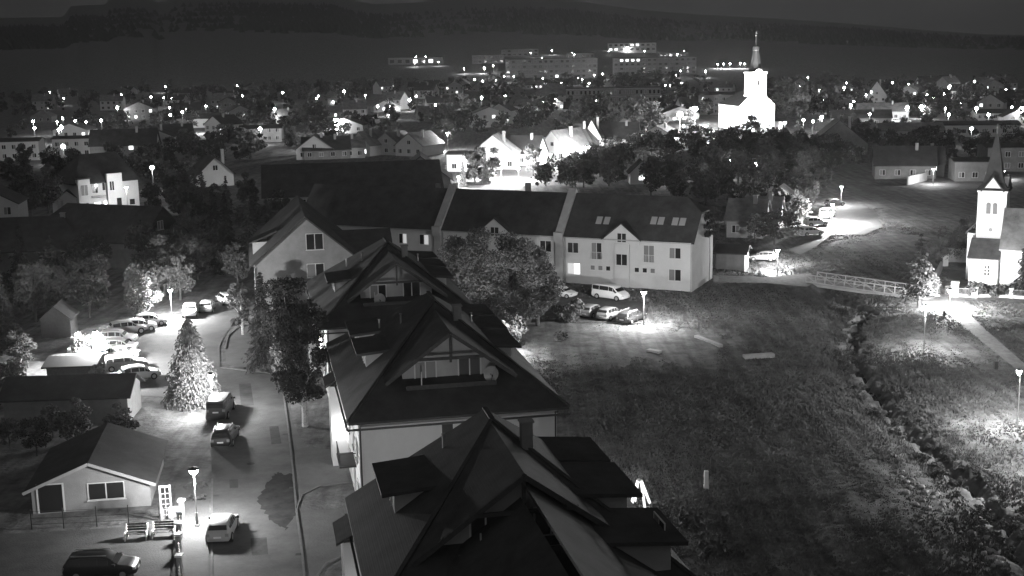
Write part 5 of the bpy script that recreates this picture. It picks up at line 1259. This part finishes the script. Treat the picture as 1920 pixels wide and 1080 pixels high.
for i, (px, h_, w_, lb) in enumerate([((1760, 500), 4.5, 4, 'grey rounded bush left of the churchyard wall'), ((1785, 490), 5.5, 5, 'dark leafy tree behind the tomb block'), ((1800, 475), 6, 5, 'dark tree left of the small church tower'), ((1832, 556), 1.8, 3.6, 'dark low hedge bush before the porch'), ((1872, 558), 1.6, 3.0, 'pale flowering bush before the nave window'), ((1725, 540), 3.5, 3, 'pale bush at the far end of the footbridge')]):
    tree(broad(40 + i, h_, w_, 2600, .15, 16, 'leafp' if 'pale' in lb or 'grey' in lb else 'leaf', 'bark', .0), G(*px), lb, name='bush', cat='bush')
tree(conifer(9, 3.6, .9, 14, 10, .12, 'needlep', 0, .1, 8, .02, .7), G(803, 347), 'slim cypress first from the left beside the barn wing', 'slim cypresses beside the barn wing', name='cypress')
src = bpy.data.objects['cypress']
for i, (px, lb) in enumerate([((811, 344), 'slim cypress second from the left beside the barn wing'), ((820, 341), 'slim cypress third from the left beside the barn wing'), ((836, 336), 'slim cypress last beside the barn wing')]):
    c = copy_tree(src); c.location = G(*px); c['label'] = lb
cr = RC + Ru * .6 + Vector((math.sin(-RY), math.cos(RY), 0)) * 6.2
t = thing('climbing_plant', 'dark bushy clump of climbing plant high on the right end wall', 'climbing plant', (cr.x, cr.y, 0))
q = broad(55, 3.4, 2.6, 3500, .13, 16, 'leafd', 'bark', 0); o = link('foliage', q[1], t); o.location = (0, 0, 6.4)
b = MB(); b.tube([(0, 0, -.2), (.1, 0, 3), (0, 0, 7)], [.06, .05, .03], 5); b.build('stem', M['bark'], t)
# shared crowns for everything farther off
BM = [broad(60 + i, 9, (6.5, 7.5, 5.5, 8)[i], 2800, .3, 24, 'leafd' if i % 2 else 'leaf', 'bark', .1) for i in range(4)]
CM = [conifer(70 + i, 10, 4.2, 20, 10, .3, 'needle', 0, .3, 10, .04) for i in range(2)]
FM = [broad(80 + i, 10, (8, 10, 7)[i], 900, .6, 18, 'leaf', 'bark', .05) for i in range(3)]
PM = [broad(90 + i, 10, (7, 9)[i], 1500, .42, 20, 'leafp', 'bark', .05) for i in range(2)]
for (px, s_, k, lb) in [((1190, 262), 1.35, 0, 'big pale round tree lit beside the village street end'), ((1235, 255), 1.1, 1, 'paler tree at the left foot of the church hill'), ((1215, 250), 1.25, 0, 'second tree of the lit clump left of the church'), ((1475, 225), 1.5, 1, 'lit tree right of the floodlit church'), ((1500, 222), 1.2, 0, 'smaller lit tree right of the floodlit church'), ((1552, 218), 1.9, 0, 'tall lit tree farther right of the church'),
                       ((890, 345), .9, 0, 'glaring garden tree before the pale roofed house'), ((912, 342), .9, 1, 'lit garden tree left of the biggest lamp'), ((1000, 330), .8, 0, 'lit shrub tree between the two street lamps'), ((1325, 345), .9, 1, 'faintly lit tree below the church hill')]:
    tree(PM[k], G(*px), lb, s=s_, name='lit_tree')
for (px, s_, lb) in [((910, 345), .75, 'pale conifer before the pale roofed house'), ((868, 350), .6, 'small conifer beside the barn wing corner')]:
    tree(conifer(77, 10, 4, 20, 12, .25, 'needlep', 0, .3, 14, .03), G(*px), lb, s=s_, name='conifer')
tree(BM[0], G(92, 400), 'tall dark tree before the left white wall', s=1.15, name='tree')
tree(BM[3], G(60, 410), 'broad dark tree beside the left white wall', s=1.0, name='tree')
tree(broad(99, 6, 5, 6000, .14, 24, 'leaf', 'bark', .05), G(265, 600), 'hedge tree lit by the second lamp', name='bush', cat='bush')
tree(broad(98, 3.6, 5, 3500, .15, 18, 'leafp', 'bark', .0), G(160, 690), 'lamp lit bush left of the slim car park lamp', name='bush', cat='bush')
def blocked(p, mg=0):
    X, Y = np.array([p.x]), np.array([p.y])
    for P in list(ROADW.values()) + BLOCKED:
        if inside(X, Y, P)[0]: return True
        if mg and segdist(X, Y, P, True)[0] < mg: return True
    return False
def scatter(poly, n, meshes, label, group, smin, smax, name='tree', mg=2.2, mind=4.0, keep=None):
    W = [G(*p) for p in poly]; xs = [p.x for p in W]; ys = [p.y for p in W]; got = []; tries = 0; px0, px1 = min(p[0] for p in poly), max(p[0] for p in poly); ym = sorted(ys)[len(ys) // 2]
    while len(got) < n and tries < n * 60:
        tries += 1; x, y = rnd.uniform(min(xs), max(xs)), rnd.uniform(min(ys), max(ys))
        if not inside(np.array([x]), np.array([y]), W)[0]: continue
        p = Vector((x, y, h1(x, y)))
        if mg and blocked(p, mg): continue
        if any((p - q).length < mind for q in got): continue
        f_ = (x / y * FPX + 960 - px0) / (px1 - px0); cell = ', ' + ('farther' if y > ym else 'nearer') + ' ' + ('left part' if f_ < .34 else 'middle part' if f_ < .67 else 'right part')
        got.append(p); tree(rnd.choice(meshes), p, label + cell, group, rnd.uniform(smin, smax), name=name, sx=rnd.uniform(.85, 1.2))
scatter([(-60,520),(110,490),(330,480),(455,520),(440,552),(330,570),(270,590),(210,600),(150,620),(-60,650)], 28, BM + [CM[0]], 'dark leafy tree in the black wood above the car park', 'dark trees above the car park', .6, .95)
scatter([(-60,660),(110,650),(128,700),(210,745),(300,770),(315,800),(300,850),(180,850),(-60,860)], 16, BM, 'low dark tree in the unlit gardens behind the cottage', 'dark garden trees behind the cottage', .3, .5, mind=3)
scatter([(270,400),(380,370),(520,400),(530,470),(470,500),(330,470)], 22, CM + BM[:2], 'dark conifer or leafy tree in the gardens left of the plain gable', 'dark trees left of the plain gable', .6, 1.0)
scatter([(1000,352),(1150,300),(1290,270),(1430,262),(1520,300),(1530,345),(1480,385),(1350,400),(1200,365),(1080,355)], 52, BM, 'dark leafy tree on the wooded slope below the floodlit church', 'trees on the slope below the church', .55, 1.0)
scatter([(1380,400),(1500,360),(1560,350),(1500,440),(1470,470),(1400,470)], 14, BM, 'dark garden tree left of the lit side road', 'garden trees left of the side road', .35, .65, mind=3)
scatter([(1440,262),(1600,240),(1920,250),(1920,310),(1760,320),(1640,320),(1540,330)], 26, BM, 'dark tree among the right-hand roofs beyond the meadow', 'trees among the right-hand roofs', .5, .85)
scatter([(0,330),(300,270),(560,250),(860,262),(820,285),(480,300),(300,350),(60,380)], 30, FM, 'dim tree among the left village roofs', 'trees among the left village roofs', .5, .85)
scatter([(0,250),(500,210),(900,200),(1330,200),(1330,235),(900,255),(500,240),(0,270)], 40, FM, 'dim tree in the dark belt behind the village', 'trees in the dark belt behind the village', .6, 1.0, mind=6)
scatter([(500,170),(860,160),(1320,150),(1340,190),(900,195),(500,200)], 32, FM, 'distant dim tree below the apartment slabs', 'distant trees below the apartment slabs', .7, 1.2, mind=10, mg=0)
scatter([(1420,160),(1900,150),(1920,235),(1440,215)], 36, FM, 'distant dim tree among the right town lights', 'distant trees among the right town lights', .5, .9, mind=9, mg=0)
scatter([(0,170),(480,165),(500,200),(0,225)], 20, FM, 'distant dim tree among the far left lights', 'distant trees among the far left lights', .5, 1.0, mind=10, mg=0)
# the rest of the town's gardens: past counting, one mass of crowns
def greenery():
    rs = np.random.RandomState(21); V = []
    for poly, n, s0, s1 in (([(0,335),(300,275),(560,255),(860,262),(820,285),(480,300),(300,350),(60,380)], 80, 3, 6), ([(0,250),(500,212),(900,200),(1330,200),(1330,235),(900,258),(500,245),(0,270)], 190, 3.5, 7),
                            ([(480,168),(860,160),(1320,152),(1340,190),(900,198),(500,205)], 170, 4, 9), ([(1420,165),(1915,158),(1925,240),(1440,218)], 190, 3.5, 8), ([(0,185),(480,172),(500,205),(0,225)], 80, 4, 8),
                            ([(1440,250),(1600,240),(1925,250),(1925,300),(1760,315),(1640,320),(1540,325)], 70, 2.5, 5.5), ([(1000,352),(1150,300),(1290,272),(1430,262),(1520,300),(1530,345),(1440,392),(1350,400),(1200,365),(1080,355)], 110, 3.5, 7), ([(1380,405),(1500,360),(1550,352),(1490,440),(1440,455)], 30, 2, 4)):
        W = [G(*p) for p in poly]; x0, x1 = min(p.x for p in W), max(p.x for p in W); y0, y1 = min(p.y for p in W), max(p.y for p in W)
        X, Y = rs.uniform(x0, x1, n * 8), rs.uniform(y0, y1, n * 8); ok = inside(X, Y, W)
        for P in list(ROADW.values()) + BLOCKED:
            ok &= ~inside(X, Y, P)
            if len(P) == 4: ok &= segdist(X, Y, P, True) > 2.5
        X, Y = X[ok][:n], Y[ok][:n]; Z = hgt(X, Y)
        for x, y, z in zip(X, Y, Z):
            h_ = rs.uniform(s0, s1) * 1.25; w_ = h_ * rs.uniform(.55, .95); far = math.hypot(x, y) > 450
            cs = [(x + rs.uniform(-.3, .3) * w_, y + rs.uniform(-.3, .3) * w_, z + h_ * rs.uniform(.2, .85), w_ * rs.uniform(.18, .3)) for _ in range(9)]
            V.append(leaves(cs, (1, 1, .8), 220 if far else 520, .55 if far else .3, rs, .3))
    V = np.concatenate(V); F = np.arange(len(V)).reshape(-1, 4); o = link('garden_foliage', npmesh('garden_foliage', V, F, M['leafd'])); o['kind'] = 'stuff'
    tag(o, 'dark mass of garden trees and hedges filling the gaps between the town houses', 'greenery')
greenery()
# undergrowth beside the creek
UB = [broad(110 + i, 1.2, 2.0, 500, .12, 9, 'leaf', 'bark', 0) for i in range(3)]
for i in range(170):
    k = rnd.uniform(1.5, len(CREEKW) - 2); a = CREEKW[int(k)].lerp(CREEKW[int(k) + 1], k % 1); o = rnd.choice((-1, 1)) * rnd.uniform(.4, 1.9)
    d = (CREEKW[int(k) + 1] - CREEKW[int(k)]).normalized(); p = a + Vector((-d.y, d.x, 0)) * o; p.z = h1(p.x, p.y)
    t = thing('weed_clump', 'dark clump of tall weeds on the creek bank', 'weeds', p, rnd.uniform(0, 6), 'weed clumps along the creek'); t.scale = (rnd.uniform(.35, .75),) * 3; link('foliage', UB[i % 3][1], t)
for (px, s_, lb) in [((1120, 810), .9, 'small dark bush in the lit grass right of the middle block'), ((1160, 800), .7, 'low shrub on the meadow edge right of the middle block'), ((1050, 640), .9, 'low weeds beside the lit meadow corner'), ((1330, 1040), 1.1, 'dark shrub beside the nearest block roof'), ((1290, 985), 1.0, 'dim shrub behind the trestle')]:
    t = thing('shrub', lb, 'shrub', G(*px), 0); t.scale = (s_ * 1.4,) * 3; link('foliage', UB[0][1], t)
for i, px in enumerate([(352, 916), (366, 914), (380, 915), (352, 938), (366, 938), (381, 937)]):
    t = thing('flower_clump', 'small pale clump of plants in the bed around the near lamp', 'plant', G(*px), i, 'plants in the bed around the near lamp'); t.scale = (.45, .45, .35); link('foliage', UB[i % 3][1], t)
# forest on the ridge: too many to count
def ridge_forest():
    rs = np.random.RandomState(9); n = 14000; az = rs.uniform(R(-30), R(30), n); D = rs.uniform(2500, 4250, n)
    k = rs.rand(n) < .5 + .5 * np.sin(az * 31 + np.sin(D / 60)); az, D = az[k], D[k]; n = len(az); X, Y = D * np.sin(az), D * np.cos(az); Z = hgt(X, Y); s = rs.uniform(5, 9, n); hh = rs.uniform(7, 15, n)
    B = np.array([(-1,-1),(1,-1),(1,1),(-1,1)]); V = np.zeros((n, 5, 3)); 
    for j in range(4): V[:, j, 0] = X + B[j][0] * s; V[:, j, 1] = Y + B[j][1] * s; V[:, j, 2] = Z - 2
    V[:, 4] = np.stack([X, Y, Z + hh], -1); F = np.concatenate([np.array([(0,1,4),(1,2,4),(2,3,4),(3,0,4)])[None] + 5 * np.arange(n)[:, None, None]]).reshape(-1, 3)
    o = link('ridge_forest', npmesh('ridge_forest', V.reshape(-1, 3), F, M['forest'])); o['kind'] = 'stuff'; tag(o, 'black forest edge along the far ridge under the night sky', 'forest')
ridge_forest()
grass()

if HAZE:
    hm = bpy.data.materials.new('night_haze'); hm.use_nodes = True; n = hm.node_tree; n.nodes.clear(); v = n.nodes.new('ShaderNodeVolumePrincipled'); o_ = n.nodes.new('ShaderNodeOutputMaterial')
    v.inputs['Density'].default_value = HAZE; v.inputs['Color'].default_value = (.7, .7, .7, 1); v.inputs['Anisotropy'].default_value = .75; n.links.new(v.outputs[0], o_.inputs['Volume'])
    b = MB(); b.box(-4800, 4800, -30, 6600, -12, 260); o = b.build('haze', hm); o['kind'] = 'stuff'; tag(o, 'thin night haze over the whole valley', 'haze')
